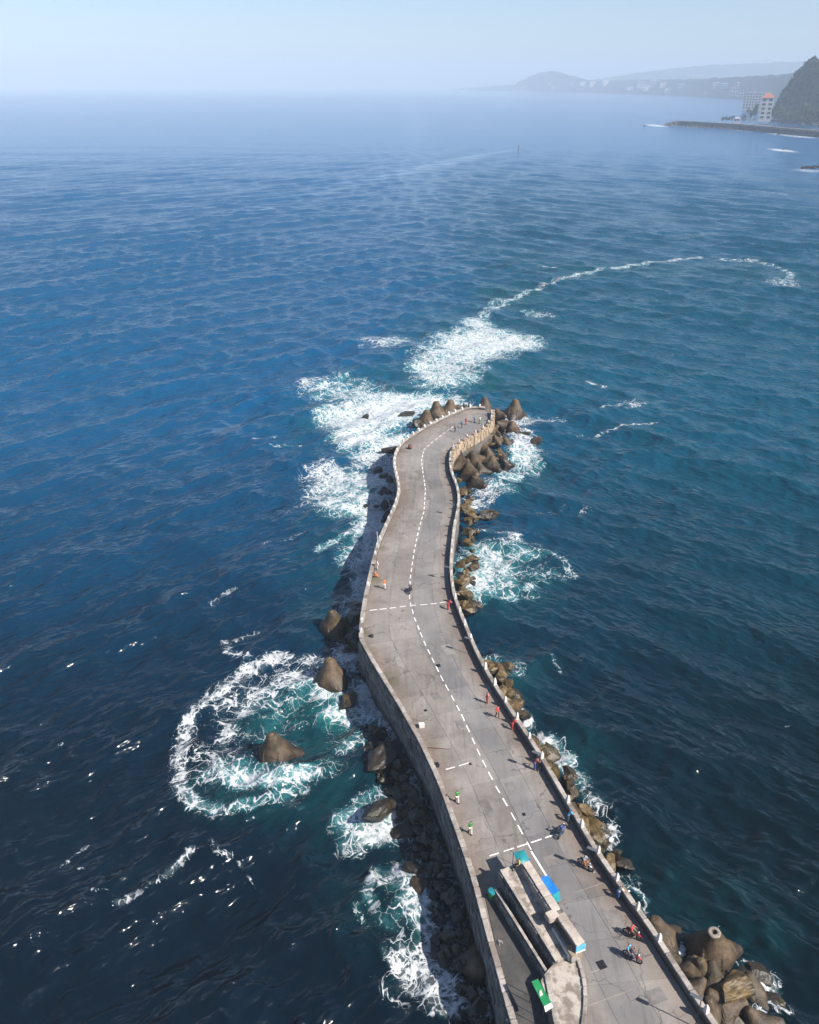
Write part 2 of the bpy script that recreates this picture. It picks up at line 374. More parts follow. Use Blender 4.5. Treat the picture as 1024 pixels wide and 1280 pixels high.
def build_sea():
    k = 0.0029
    d = [26.0]
    while d[-1] < 14000: d.append(d[-1] * (1 + k * (1 if d[-1] < 420 else 1 + min(12, (d[-1] - 420) / 500))))
    d = np.array(d); nr = len(d)
    s = np.linspace(-0.98, 0.98, 760); nc = len(s)
    D, S = np.meshgrid(d, s, indexing='ij')
    jit = (rng.random(D.shape) - 0.5) * 0.5
    X = (D * S).ravel(); Y = (D - 18 + jit * k * D).ravel(); D = D.ravel()
    spacing = D * 0.0031 * np.where(D < 420, 1, 1 + np.minimum(12, (D - 420) / 500))
    Z = np.zeros_like(X); DX = np.zeros_like(X); DY = np.zeros_like(X)
    wl = 1 / (1 + np.exp(X / 28)); wl = 0.22 + 0.78 * wl; wr = 1.22 - wl
    calm = 1.0
    spec = []
    for i in range(34):                    # swell and chop, travelling towards the pier from either side
        lam = 26 * (0.05 ** (i / 33.0)) * rng.uniform(.9, 1.1)
        for side in (0, 1):
            base = -48 if side == 0 else -128
            spread = 13 + 32 * (i / 33.0)
            th = R(base + rng.normal(0, spread))
            amp = 0.0100 * lam ** 1.0 * (1.15 if lam > 12 else (1.0 if lam > 7 else 1.55)) * rng.uniform(.5, 1.3)
            amp = min(amp, 0.26)
            spec.append((lam, th, amp, rng.uniform(0, 6.28), side))
    mod = 0.65 + 0.7 * (0.5 + 0.5 * np.sin(X * 0.031 + Y * 0.017 + 1.0) * np.sin(Y * 0.023 - X * 0.011))
    for lam, th, amp, ph, side in spec:
        kk = 2 * math.pi / lam
        cx, cy = math.cos(th), math.sin(th)
        arg = kk * (X * cx + Y * cy) + ph + 0.6 * np.sin(0.02 * X + 0.013 * Y + ph)
        att = np.clip((lam / spacing - 2.0) / 2.5, 0, 1) * (wl if side == 0 else wr) * mod
        sn, cs = np.sin(arg), np.cos(arg)
        Z += amp * att * sn
        DX += amp * att * 0.75 * cs * cx; DY += amp * att * 0.75 * cs * cy
    near = (Y < 480)
    foam = np.zeros_like(X); teal = np.zeros_like(X)
    def blob(field, u, v, a, bb, st):
        c = P(u, v, 0); rx = (P(u + a, v, 0) - c).length; ry = abs(P(u, v - bb, 0).y - P(u, v + bb, 0).y) / 2
        m = np.nonzero((np.abs(X - c.x) < rx * 1.7) & (np.abs(Y - c.y) < ry * 1.7))[0]
        q = np.sqrt(((X[m] - c.x) / rx) ** 2 + ((Y[m] - c.y) / ry) ** 2)
        f = st * np.clip(1.0 - np.clip(q - 0.45, 0, None) / 0.95, 0, 1) ** 0.8
        field[m] = np.maximum(field[m], f) + 0.15 * np.minimum(field[m], f)
    for bl in FOAM_BLOB: blob(foam, *bl)
    for bl in TEAL_BLOB: blob(teal, *bl)
    for pts, wd, st in FOAM_LINE:
        pw = [P(u, v, 0) for u, v in pts]
        x0 = min(p.x for p in pw) - wd * 4; x1 = max(p.x for p in pw) + wd * 4; y0 = min(p.y for p in pw) - wd * 4; y1 = max(p.y for p in pw) + wd * 4
        m = np.nonzero((X > x0) & (X < x1) & (Y > y0) & (Y < y1))[0]
        dd = np.full(len(m), 1e9)
        for a, b in zip(pw[:-1], pw[1:]): dd = np.minimum(dd, seg_dist(X[m], Y[m], a, b))
        f = st * np.clip(1.35 - dd / wd, 0, 1)
        foam[m] = np.maximum(foam[m], f)
    slick = np.zeros_like(X)
    for pts, wd in (([(300,268),(380,246),(470,222),(560,200),(640,187)], 9.0), ([(430,232),(520,212),(600,196)], 14.0), ([(0,640),(120,590),(240,560),(330,500)], 3.0), ([(760,470),(860,520),(990,560)], 3.0), ([(560,340),(700,300),(900,290)], 5.0)):
        pw = [P(u, v, 0) for u, v in pts]; dd = np.full(len(X), 1e9)
        for a, b in zip(pw[:-1], pw[1:]): dd = np.minimum(dd, seg_dist(X, Y, a, b))
        slick = np.maximum(slick, np.clip(1.4 - dd / wd, 0, 1))
    # a few whitecaps where chop peaks
    for _ in range(60):
        u, v = rng.uniform(-40, 1060), 190 + 1050 * rng.random() ** 1.5
        c = P(u, v, 0); rr = rng.uniform(.08, .22) * (1 + c.y / 200)
        m = np.nonzero((np.abs(X - c.x) < rr * 4) & (np.abs(Y - c.y) < rr * 2))[0]
        q = np.sqrt(((X[m] - c.x) / (rr * 1.6)) ** 2 + ((Y[m] - c.y) / (rr * .8)) ** 2)
        foam[m] = np.maximum(foam[m], 0.66 * np.clip(1.5 - q, 0, 1))
    Z += 0.10 * np.clip(foam, 0, 1)
    V = np.stack([X + DX, Y + DY, Z], 1).astype(np.float32)
    i0 = (np.arange(nr - 1)[:, None] * nc + np.arange(nc - 1)[None, :]).ravel()
    F = np.stack([i0, i0 + 1, i0 + nc + 1, i0 + nc], 1).astype(np.int32)
    me = bpy.data.meshes.new('sea')
    me.vertices.add(len(V)); me.vertices.foreach_set('co', V.ravel())
    me.loops.add(F.size); me.loops.foreach_set('vertex_index', F.ravel())
    me.polygons.add(len(F)); me.polygons.foreach_set('loop_start', np.arange(0, F.size, 4, dtype=np.int32))
    me.polygons.foreach_set('use_smooth', np.ones(len(F), bool))
    me.update(calc_edges=True)
    for nm, arr in (('foam', foam), ('teal', teal), ('slick', slick)):
        at = me.attributes.new(nm, 'FLOAT', 'POINT'); at.data.foreach_set('value', np.clip(arr, 0, 1.15).astype(np.float32))
    return me

def sea_material():
    b = NB('sea water'); p = b.pos()
    fo = b.n('ShaderNodeAttribute', attribute_name='foam').outputs['Fac']
    te = b.n('ShaderNodeAttribute', attribute_name='teal').outputs['Fac']
    # lacy foam: two sizes of warped cells whose walls thicken with density
    wn = b.n('ShaderNodeTexNoise'); wn.inputs['Scale'].default_value = 0.32; wn.inputs['Detail'].default_value = 2; wn.inputs['Roughness'].default_value = 0.35
    b.l(p, wn.inputs['Vector'])
    vm = b.n('ShaderNodeVectorMath', operation='MULTIPLY_ADD'); b.l(wn.outputs['Color'], vm.inputs[0]); vm.inputs[1].default_value = (2.3, 2.3, 0); b.l(p, vm.inputs[2])
    wp0 = vm.outputs[0]
    fl = b.n('ShaderNodeVectorMath', operation='MULTIPLY'); b.l(wp0, fl.inputs[0]); fl.inputs[1].default_value = (1, 0.8, 0)
    wp = fl.outputs[0]
    wn2 = b.n('ShaderNodeTexNoise'); wn2.inputs['Scale'].default_value = 1.3; wn2.inputs['Detail'].default_value = 2
    b.l(p, wn2.inputs['Vector'])
    vm2 = b.n('ShaderNodeVectorMath', operation='MULTIPLY_ADD'); b.l(wn2.outputs['Color'], vm2.inputs[0]); vm2.inputs[1].default_value = (1.1, 1.1, 0); b.l(wp, vm2.inputs[2])
    wq = vm2.outputs[0]
    e1 = b.math('MULTIPLY', b.math('ABSOLUTE', b.math('SUBTRACT', b.noise(wp, 0.42, 3, 0.5, 0.35), 0.5)), 2.2)      # curling threads
    e1 = b.math('MINIMUM', e1, b.math('ADD', b.voro(wq, 0.5, 'DISTANCE_TO_EDGE'), 0.02))
    e2 = b.voro(wq, 1.35, 'DISTANCE_TO_EDGE'); sp = b.noise(p, 4.5, 2, 0.5)
    nb = b.noise(p, 0.30, 5, 0.62); nf = b.noise(p, 2.6, 4, 0.6); nm = b.noise(wp, 1.3, 4, 0.65)
    d = b.math('ADD', b.math('MULTIPLY', fo, 0.92), b.math('MULTIPLY', b.math('SUBTRACT', nb, 0.5), 1.05))
    d = b.math('ADD', d, b.math('MULTIPLY', b.math('SUBTRACT', nf, 0.5), 0.16))
    d = b.math('MULTIPLY', d, b.ramp(fo, 0.02, 0.22))
    w1 = b.math('MULTIPLY', b.ramp(d, 0.20, 1.2, 0.06, 1, False), 0.15)
    w2 = b.math('MULTIPLY', b.ramp(d, 0.48, 1.2, 0.03, 1, False), 0.30)
    f1 = b.math('MULTIPLY', b.ramp(b.math('SUBTRACT', w1, e1), -0.015, 0.045), b.ramp(d, 0.20, 0.36))
    f2 = b.math('MULTIPLY', b.ramp(b.math('SUBTRACT', w2, e2), -0.05, 0.10), b.ramp(d, 0.48, 0.66))
    f3 = b.math('MULTIPLY', b.ramp(sp, 0.66, 0.72), b.ramp(d, 0.16, 0.34))
    foam = b.math('MAXIMUM', b.math('MAXIMUM', f1, f2), f3)
    foam = b.math('MULTIPLY', foam, b.ramp(nm, 0.30, 0.58, 0.35, 1.0))
    veil = b.math('MULTIPLY', b.ramp(d, 0.40, 1.1), 0.26)               # thin aerated film between the threads
    # water colour
    nw = b.noise(p, 0.02, 3, 0.5)
    sx = b.n('ShaderNodeSeparateXYZ'); b.l(p, sx.inputs[0])
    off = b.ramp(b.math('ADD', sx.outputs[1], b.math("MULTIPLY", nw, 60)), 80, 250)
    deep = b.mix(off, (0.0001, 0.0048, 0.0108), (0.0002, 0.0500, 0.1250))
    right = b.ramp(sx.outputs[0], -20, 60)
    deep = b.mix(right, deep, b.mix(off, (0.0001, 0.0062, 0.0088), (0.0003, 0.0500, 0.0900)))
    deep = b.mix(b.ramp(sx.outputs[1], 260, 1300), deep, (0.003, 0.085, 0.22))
    nt2 = b.noise(p, 0.16, 4, 0.6)
    tm = b.math('MULTIPLY', te, b.ramp(nt2, 0.34, 0.66, 0.25, 1.0))
    col = b.mix(b.math('MULTIPLY', tm, 0.85), deep, (0.003, 0.055, 0.058))
    col = b.mix(b.math('MULTIPLY', b.math('MULTIPLY', b.ramp(d, 0.22, 0.8), 0.7), b.ramp(te, 0.05, 0.45, 0.12, 1)), col, (0.03, 0.20, 0.22))
    # ripples
    hs_ = []
    for ang in (40, -42):
        mp = b.n('ShaderNodeMapping', vector_type='TEXTURE'); b.l(p, mp.inputs[0]); mp.inputs['Rotation'].default_value = (0, 0, R(ang)); mp.inputs['Scale'].default_value = (2.2, 1.0, 1)
        r1 = b.noise(mp.outputs[0], 0.42, 2, 0.5, 0.25); r2 = b.noise(mp.outputs[0], 1.15, 1.5, 0.45, 0.25)
        hs_.append(b.math('ADD', r1, b.math('MULTIPLY', r2, 0.55)))
    sxx = b.n('ShaderNodeSeparateXYZ'); b.l(p, sxx.inputs[0])
    sidef = b.ramp(sxx.outputs[0], -25, 45)
    hh = b.math('ADD', b.math('MULTIPLY', hs_[0], b.math('SUBTRACT', 1.0, sidef)), b.math('MULTIPLY', hs_[1], sidef))
    sk = b.n('ShaderNodeAttribute', attribute_name='slick').outputs['Fac']
    hh = b.math('MULTIPLY', hh, b.ramp(sk, 0, 1, 1.0, 0.25, False))
    bn = b.bump(hh, 1.0, 0.7)
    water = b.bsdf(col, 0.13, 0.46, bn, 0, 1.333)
    fn = b.bump(b.math('ADD', nf, b.math('MULTIPLY', foam, 0.6)), 0.6, 0.25)
    froth = b.bsdf(b.mix(nf, (0.40, 0.43, 0.46), (0.56, 0.58, 0.60)), 0.85, 0.3, fn)
    ms = b.n('ShaderNodeMixShader')
    b.l(b.math('MAXIMUM', foam, veil), ms.inputs[0]); b.l(water, ms.inputs[1]); b.l(froth, ms.inputs[2])
    return b.done(ms.outputs[0])

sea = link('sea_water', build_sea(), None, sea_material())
tag(sea, 'deep blue sea with swell and lacy white foam around the pier', None, None, 'structure')

# ------------------------------------------------------------------ pier plan
# left and right deck edges with the cross joints that pair them (photo survey, deck level)
KL = [[(668,1352),(646,1279),(633,1233),(620,1186),(610,1153),(600,1114),(590,1080)],
      [(590,1080),(568,1020),(554,981),(546,964)],
      [(546,964),(532,934),(512,898),(490,862),(470,830),(453,799),(456,770)],
      [(456,770),(460.5,744),(468,711),(473,688),(480,670),(487,655),(494,640),(500.4,622),(501,612)],
      [(501,612),(499,602),(496,592),(494,581)],
      [(494,581),(496,569),(503,556),(516,547)],
      [(516,547),(536.5,534.6),(559,523)],
      [(559,523),(577,515),(588,511.5),(598,511)],
      [(598,511),(606,512.5)]]
KR = [[(930,1352),(884,1284),(868,1262),(840,1219),(810,1169),(790,1142),(760,1099),(737,1066),(722,1038)],
      [(722,1038),(698,996),(664,938)],
      [(664,938),(646,911),(626,880),(606,847),(590,815),(575,777),(566,753)],
      [(566,753),(562.5,736),(561,715),(562.5,692),(566,660),(570.5,643),(572,626),(569,610)],
      [(569,610),(562,595),(560.5,582)],
      [(560.5,582),(561.5,570),(566,562)],
      [(566,562),(578,553),(594,545)],
      [(594,545),(606,537),(613,530),(615,523)],
      [(615,523),(613,517)]]
def resample(pts, n):
    pw = [P(*q) for q in pts]
    L = [0]
    for a, b in zip(pw[:-1], pw[1:]): L.append(L[-1] + (b - a).length)
    res = []
    for i in range(n + 1):
        s = L[-1] * i / n
        for j in range(len(pw) - 1):
            if s <= L[j + 1] + 1e-9:
                t = (s - L[j]) / max(1e-9, L[j + 1] - L[j]); res.append(pw[j].lerp(pw[j + 1], t)); break
    return res
EL, ER = [], []
for kl, kr in zip(KL, KR):
    ll = sum((P(*a) - P(*b)).length for a, b in zip(kl[:-1], kl[1:])); lr = sum((P(*a) - P(*b)).length for a, b in zip(kr[:-1], kr[1:]))
    n = max(1, round((ll + lr) / 2 / 1.0))
    a, b = resample(kl, n), resample(kr, n)
    if EL: a, b = a[1:], b[1:]
    EL += a; ER += b
def smooth_line(L, it, keep):
    for _ in range(it):
        M_ = [p.copy() for p in L]
        for i in range(1, len(L) - 1):
            if i in keep: continue
            M_[i] = L[i] * 0.5 + (L[i - 1] + L[i + 1]) * 0.25
        L = M_
    return L
corner = min(range(len(EL)), key=lambda i: (EL[i] - P(453, 799)).length)
EL = smooth_line(EL, 6, {corner}); ER = smooth_line(ER, 6, set())
NR = len(EL)
def pt(i, t):
    i = max(0, min(NR - 1.0001, i)); a = int(i); f = i - a
    return EL[a].lerp(EL[a + 1], f).lerp(ER[a].lerp(ER[a + 1], f), t)

pier = empty('pier', pt(0, .5))
tag(pier, None, None, None, 'structure')
pier.location = (0, 0, 0)
# solid core below the slabs
ring = EL + ER[::-1]
link('core', prism(ring, -7.0, ZD - 0.06), pier, M['joint'])
# deck slabs, joints between them
COLS = [0, 0.27, 0.545, 0.78, 1.0]
STEP = 4
rows = list(range(0, NR - 1, STEP))
for r0 in rows:
    r1 = min(r0 + STEP, NR - 1)
    if r1 <= r0: continue
    for c in range(4):
        sub = 4; vs, fs, across = [], [], []
        gap = 0.014
        for i in range(r1 - r0 + 1):
            for j in range(sub + 1):
                t = COLS[c] + (COLS[c + 1] - COLS[c]) * j / sub
                q = pt(r0 + i, t)
                wd = (pt(r0 + i, 1) - pt(r0 + i, 0)); wl_ = wd.length
                if j == 0: q = q + wd / wl_ * gap
                if j == sub: q = q - wd / wl_ * gap
                if i == 0: q = q.lerp(pt(r0 + 1, t), gap)
                if i == r1 - r0: q = q.lerp(pt(r1 - 1, t), gap)
                vs.append((q.x, q.y, ZD)); across.append(t)
        n1, n2 = r1 - r0 + 1, sub + 1
        for i in range(n1 - 1):
            for j in range(n2 - 1):
                a = i * n2 + j; fs.append((a, a + 1, a + n2 + 1, a + n2))
        # sides
        rim = [j for j in range(n2)] + [i * n2 + n2 - 1 for i in range(1, n1)] + [(n1 - 1) * n2 + j for j in range(n2 - 2, -1, -1)] + [i * n2 for i in range(n1 - 2, 0, -1)]
        base = len(vs)
        for k in rim: vs.append((vs[k][0], vs[k][1], ZD - 0.08)); across.append(across[k])
        for k in range(len(rim)):
            k2 = (k + 1) % len(rim); fs.append((rim[k], base + k, base + k2, rim[k2]))
        me = mesh_from(vs, fs)
        at = me.attributes.new('across', 'FLOAT', 'POINT'); at.data.foreach_set('value', across)
        dz = random.uniform(-0.008, 0.008)
        link('deck_slab', me, pier, M['deck'], (0, 0, dz))

# road paint
def strip_mesh(a, b, w, z):
    d = (b - a); d.z = 0; d.normalize(); n = Vector((-d.y, d.x, 0)) * w / 2
    return mesh_from([(a + n).to_tuple()[:2] + (z,), (a - n).to_tuple()[:2] + (z,), (b - n).to_tuple()[:2] + (z,), (b + n).to_tuple()[:2] + (z,),
                      (a + n).to_tuple()[:2] + (z - .012,), (a - n).to_tuple()[:2] + (z - .012,), (b - n).to_tuple()[:2] + (z - .012,), (b + n).to_tuple()[:2] + (z - .012,)],
                     [(0, 1, 2, 3), (0, 4, 5, 1), (1, 5, 6, 2), (2, 6, 7, 3), (3, 7, 4, 0)])
def dashes(px, step, dash, w):
    pw = [P(*q) for q in px]
    L = [0]
    for a, b in zip(pw[:-1], pw[1:]): L.append(L[-1] + (b - a).length)
    def at(s):
        for j in range(len(pw) - 1):
            if s <= L[j + 1]: return pw[j].lerp(pw[j + 1], (s - L[j]) / max(1e-9, L[j + 1] - L[j]))
        return pw[-1]
    s = 0.0
    while s + dash < L[-1]:
        ss = s + random.uniform(-.06, .06); ln = dash * random.uniform(.85, 1.08)
        link('lane_dash', strip_mesh(at(max(0, ss)), at(max(0, ss) + ln), w * random.uniform(.85, 1.1), ZD + 0.014), pier, M['paint'])
        s += step
dashes([(664,1062),(652,1040),(638,1014),(620,983),(600,944),(577,893),(553,849),(531,804),(518,772),(512,750),(513,722),(518,688),(524,660),(530,640),(532,612),(529,592),(527,575),(530,562),(540,553),(552,544),(567,533)], 1.95, 1.15, 0.145)
dashes([(612,1070),(640,1061),(668,1052),(700,1041)], 1.5, 1.1, 0.14)
dashes([(462,763),(490,760),(512,757),(540,755),(560,752)], 1.45, 1.0, 0.145)
dashes([(557,962),(575,957),(594,951)], 1.6, 1.1, 0.14)
link('lane_line', strip_mesh(P(664,1064), P(685,1098), .2, ZD + .014), pier, M['paint'])
link('joint_line', strip_mesh(P(706,1120), P(762,1101), .05, ZD + .014), pier, M['coping'])
link('joint_line', strip_mesh(P(738,1216), P(760,1208), .05, ZD + .014), pier, M['coping'])
link('joint_line', strip_mesh(P(736,1257), P(815,1228), .04, ZD + .014), pier, M['coping'])
for u, v, w in ((548,832,.55),(752,1206,.7),(532,888,.35),(588,955,.28),(655,1018,.35)):   # drain and hatch covers
    q = P(u, v); link('drain_cover', box_mesh((0, 0, 0), (w, w * 1.1, .03), None, .008), pier, M['dark_metal'], (q.x, q.y, ZD + .012), (0, 0, .35))

M['patch'] = mat_stone('repair patch', (0.24, 0.225, 0.215), (0.31, 0.295, 0.285), (0.20, 0.185, 0.175), 1.6, 0.9, False, 0.3, 0.2)
for u, v, w, l_ in ((560,812,1.3,2.2),(498,700,1.1,2.6),(640,985,1.0,1.8),(575,905,.9,1.4),(538,620,1.2,3.0),(690,1075,1.4,1.1),(768,1150,1.2,2.0),(520,660,.8,1.6),(545,870,1.0,1.3),(820,1245,1.5,1.2),(610,1010,.8,2.4)):
    q = P(u, v); link('deck_patch', box_mesh((0, 0, 0), (w, l_, .02), None, .006), pier, M['patch'], (q.x, q.y, ZD + .004), (0, 0, .35 if v > 770 else -.1))

# ------------------------------------------------------------------ parapets and sea wall
CUBE = box_mesh((0, 0, 0), (1, 1, 1), None, 0.06)
def rough_block(seed):
    rnd = random.Random(seed); bm = bmesh.new()
    box_bm(bm, (0, 0, 0), (1, 1, 1), None, 0.09)
    for v in bm.verts: v.co += Vector((rnd.uniform(-1, 1), rnd.uniform(-1, 1), rnd.uniform(-1, 1))) * 0.035
    return bm_mesh(bm)
BLOCKS = [rough_block(i) for i in range(6)]
def block(name, parent, mat, c, along, size, jitter=0.0):
    """one stone: size = (length, depth, height)"""
    me = BLOCKS[random.randrange(6)]
    o = link(name, me, parent, mat, c, (0, 0, math.atan2(along.y, along.x) + random.uniform(-jitter, jitter)), size)
    return o
def wall_core(line, w, z0, z1, off=0.0):
    vs, fs = [], []
    n = len(line)
    for i, p in enumerate(line):
        t = (line[min(i + 1, n - 1)] - line[max(i - 1, 0)]); t.z = 0; t.normalize(); nn = Vector((-t.y, t.x, 0))
        a = p + nn * (off + w / 2); c = p + nn * (off - w / 2)
        vs += [(a.x, a.y, z0), (a.x, a.y, z1), (c.x, c.y, z1), (c.x, c.y, z0)]
    for i in range(n - 1):
        for k in range(4):
            fs.append((i * 4 + k, i * 4 + (k + 1) % 4, i * 4 + 4 + (k + 1) % 4, i * 4 + 4 + k))
    fs += [(0, 1, 2, 3), tuple(reversed((n * 4 - 4, n * 4 - 3, n * 4 - 2, n * 4 - 1)))]
    me = mesh_from(vs, fs)
    bm = bmesh.new(); bm.from_mesh(me); bmesh.ops.recalc_face_normals(bm, faces=bm.faces); bm.to_mesh(me); bm.free()
    return me
def walk(line, step):
    """points every step metres along a polyline with the tangent"""
    L = [0]
    for a, b in zip(line[:-1], line[1:]): L.append(L[-1] + (b - a).length)
    n = max(1, round(L[-1] / step)); st = L[-1] / n; res = []
    def at(s):
        for j in range(len(line) - 1):
            if s <= L[j + 1] + 1e-9:
                return line[j].lerp(line[j + 1], (s - L[j]) / max(1e-9, L[j + 1] - L[j]))
        return line[-1]
    for i in range(n):
        a, b = at(i * st), at((i + 1) * st); res.append(((a + b) / 2, (b - a).normalized(), (b - a).length))
    return res
def offset(line, d):
    res = []; n = len(line)
    for i, p in enumerate(line):
        t = (line[min(i + 1, n - 1)] - line[max(i - 1, 0)]); t.z = 0; t.normalize()
        res.append(p + Vector((-t.y, t.x, 0)) * d)
    return res
POST = lathe_mesh([(0.0, 0.0), (0.26, 0.0), (0.25, 0.5), (0.20, 0.72), (0.10, 0.95), (0.0, 1.0)], 4)

# right parapet (and round the tip)
rline = offset(ER, -0.30)
tipi = len(rline)
par_r = empty('parapet_wall', rline[0]); par_r.location = (0, 0, 0)
tag(par_r, 'concrete parapet with white stub posts along the right edge of the pier', 'parapet')
link('wall', wall_core(rline, 0.38, -6.5, ZD + 0.66), par_r, M['mortar'])
for c, t, ln in walk(rline, 1.75):
    block('coping_stone', par_r, M['coping'], (c.x, c.y, ZD + 0.75), t, (ln * 0.97, 0.48, 0.22))
i = 0
for c, t, ln in walk(rline, 3.3):
    i += 1
    far = c.y > 118
    if not far and i % 7 == 3: continue
    hgt = random.uniform(.75, 1.0) * (0.8 if far else 1.0)
    s = random.uniform(.75, .95)
    link('post', POST, par_r, M['white'], (c.x + t.y * -.06, c.y + t.x * .06, ZD + 0.85), (random.uniform(-.05, .05), random.uniform(-.05, .05), math.atan2(t.y, t.x) + math.pi / 4), (s, s, hgt))
# pale block facing on the outer side near the tip
i0 = min(range(len(ER)), key=lambda i: (ER[i] - P(560.5, 585)).length)
face = offset(rline[i0:], -0.34)
for course in range(3):
    for c, t, ln in walk(face, 1.25 if course % 2 else 1.35):
        d = random.uniform(-.05, .05)
        block('facing_stone', par_r, M['tan'], (c.x + d * t.y, c.y - d * t.x, ZD + 0.50 - course * 0.82), t, (ln * random.uniform(.80, .92), 0.36, 0.76))
for c, t, ln in walk(face, 1.9):
    link('pier_cap', CUBE, par_r, M['tan'], (c.x - t.y * .0, c.y + t.x * .0, ZD + 0.98), (0, 0, math.atan2(t.y, t.x)), (0.62, .52, random.uniform(.25, .42)))

# left parapet with white posts, from the corner to the tip
lline = offset(EL[corner:], 0.25)
par_l = empty('parapet_wall', (0, 0, 0))
tag(par_l, 'low parapet with close white posts along the left edge of the outer pier', 'parapet')
link('wall', wall_core(lline, 0.40, -6.5, ZD + 0.40), par_l, M['mortar'])
for c, t, ln in walk(lline, 1.6):
    block('coping_stone', par_l, M['coping'], (c.x, c.y, ZD + 0.50), t, (ln * 0.97, 0.60, 0.24))
for c, t, ln in walk(lline, 2.4):
    if c.y < 130 and random.random() < .45: continue
    s = random.uniform(.9, 1.15) * (1.15 if c.y > 150 else .9)
    link('post', POST, par_l, M['white'], (c.x, c.y, ZD + 0.60), (0, 0, math.atan2(t.y, t.x) + math.pi / 4), (s, s, random.uniform(.5, .8)))

# left sea wall, dressed stones in courses, from the bottom of the frame to the corner
wline = offset(EL[:corner + 1], 0.30)
wall_l = empty('sea_wall', (0, 0, 0))
tag(wall_l, 'shaded grey stone sea wall on the left side of the near pier', 'sea wall')
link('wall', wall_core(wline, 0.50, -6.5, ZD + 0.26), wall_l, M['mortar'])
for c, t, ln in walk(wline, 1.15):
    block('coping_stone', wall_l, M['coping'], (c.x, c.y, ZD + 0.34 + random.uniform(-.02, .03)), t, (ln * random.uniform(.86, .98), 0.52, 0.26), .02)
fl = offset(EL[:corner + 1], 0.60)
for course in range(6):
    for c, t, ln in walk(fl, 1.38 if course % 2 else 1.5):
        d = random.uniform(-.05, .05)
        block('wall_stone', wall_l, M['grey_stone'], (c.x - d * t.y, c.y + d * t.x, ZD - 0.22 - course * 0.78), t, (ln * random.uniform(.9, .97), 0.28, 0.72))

# ------------------------------------------------------------------ raised stair block with stalls (near end of the pier)
def V2(u, v, z): return P(u, v, z)
def masonry(name, label, A, B, z_top0, z_top1, z_bot, thick, mat, sl=0.85, ch=0.5, cap=None, side=1):
    """a wall from A to B (plan) with face stones on its left side (side=1) and an optional capping"""
    w = empty(name, (0, 0, 0)); tag(w, label, 'wall')
    t = (B - A); t.z = 0; L = t.length; t.normalize(); n = Vector((-t.y, t.x, 0)) * side
    a0, b0 = A, B; a1, b1 = A - n * thick, B - n * thick
    link('core', prism([a0, b0, b1, a1], z_bot, [z_top0, z_top1, z_top1, z_top0]), w, M['mortar'])
    nst = max(1, round(L / sl))
    z = z_bot; row = 0
    while z + ch * .6 < max(z_top0, z_top1):
        for k in range(nst + (row % 2)):
            s0 = (k - (0.5 if row % 2 else 0)) / nst; s1 = s0 + 1 / nst
            s0, s1 = max(0, s0), min(1, s1)
            if s1 - s0 < .02: continue
            sm = (s0 + s1) / 2; zt = z_top0 + (z_top1 - z_top0) * sm
            if z + ch > zt + .05: 
                continue
            c = A.lerp(B, sm) + n * random.uniform(.02, .07)
            block('wall_stone', w, mat, (c.x, c.y, z + ch / 2), t, ((s1 - s0) * L * .94, .22, ch * .93))
        z += ch; row += 1
    if cap:
        for k in range(nst):
            sm = (k + .5) / nst; c = A.lerp(B, sm) - n * thick / 2
            o = block('coping_stone', w, cap, (c.x, c.y, z_top0 + (z_top1 - z_top0) * sm + .06), t, (L / nst * .97, thick + .06, .10))
            o.rotation_euler.y = -math.atan2(z_top1 - z_top0, L)
    return w
A1, B1 = P(625, 1088, 7.4), P(694.5, 1202, 6.6)
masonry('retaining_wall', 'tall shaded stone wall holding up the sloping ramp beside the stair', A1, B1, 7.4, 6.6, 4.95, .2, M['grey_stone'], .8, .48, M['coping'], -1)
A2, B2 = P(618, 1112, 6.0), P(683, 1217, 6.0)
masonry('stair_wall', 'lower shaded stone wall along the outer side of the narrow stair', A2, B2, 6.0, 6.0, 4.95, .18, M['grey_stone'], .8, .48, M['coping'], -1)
# sloping ramp on top of the tall wall
ramp = link('ramp', prism([P(625, 1088, 7.4), P(645, 1079, 7.4), P(660, 1086, 7.4), P(719, 1190, 6.5), P(694.5, 1202, 6.6)], 4.0, [7.38, 7.38, 7.38, 6.5, 6.58]), None, M['paving'])
tag(ramp, 'brown paved ramp sloping down between two stone walls', 'ramp', None, 'structure')
# terrace
ter_px = [(694.5,1202),(719,1190),(727,1212),(731,1234),(731,1256),(728,1282),(716,1330),(700,1330),(690,1262),(676,1226),(682,1216)]
ter = link('terrace', prism([P(u, v, 6.25) for u, v in ter_px], 3.0, 6.25), None, M['paving'])
tag(ter, 'mottled brown paved terrace inside a curved pale kerb', 'terrace', None, 'structure')
kerb = empty('terrace_kerb', (0, 0, 0)); tag(kerb, 'curved pale stone kerb edging the brown terrace beside the road', 'kerb')
kl = [P(u, v, 6.3) for u, v in [(719,1190),(724,1203),(728.5,1218),(731.5,1236),(731.5,1256),(728.5,1282),(722,1306),(716,1330)]]
for c, t, ln in walk(kl, .8):
    block('kerb_stone', kerb, M['coping'], (c.x, c.y, 6.12), t, (ln * .97, .30, .62))
link('kerb_base', wall_core(kl, .22, 4.9, 6.05), kerb, M['mortar'])
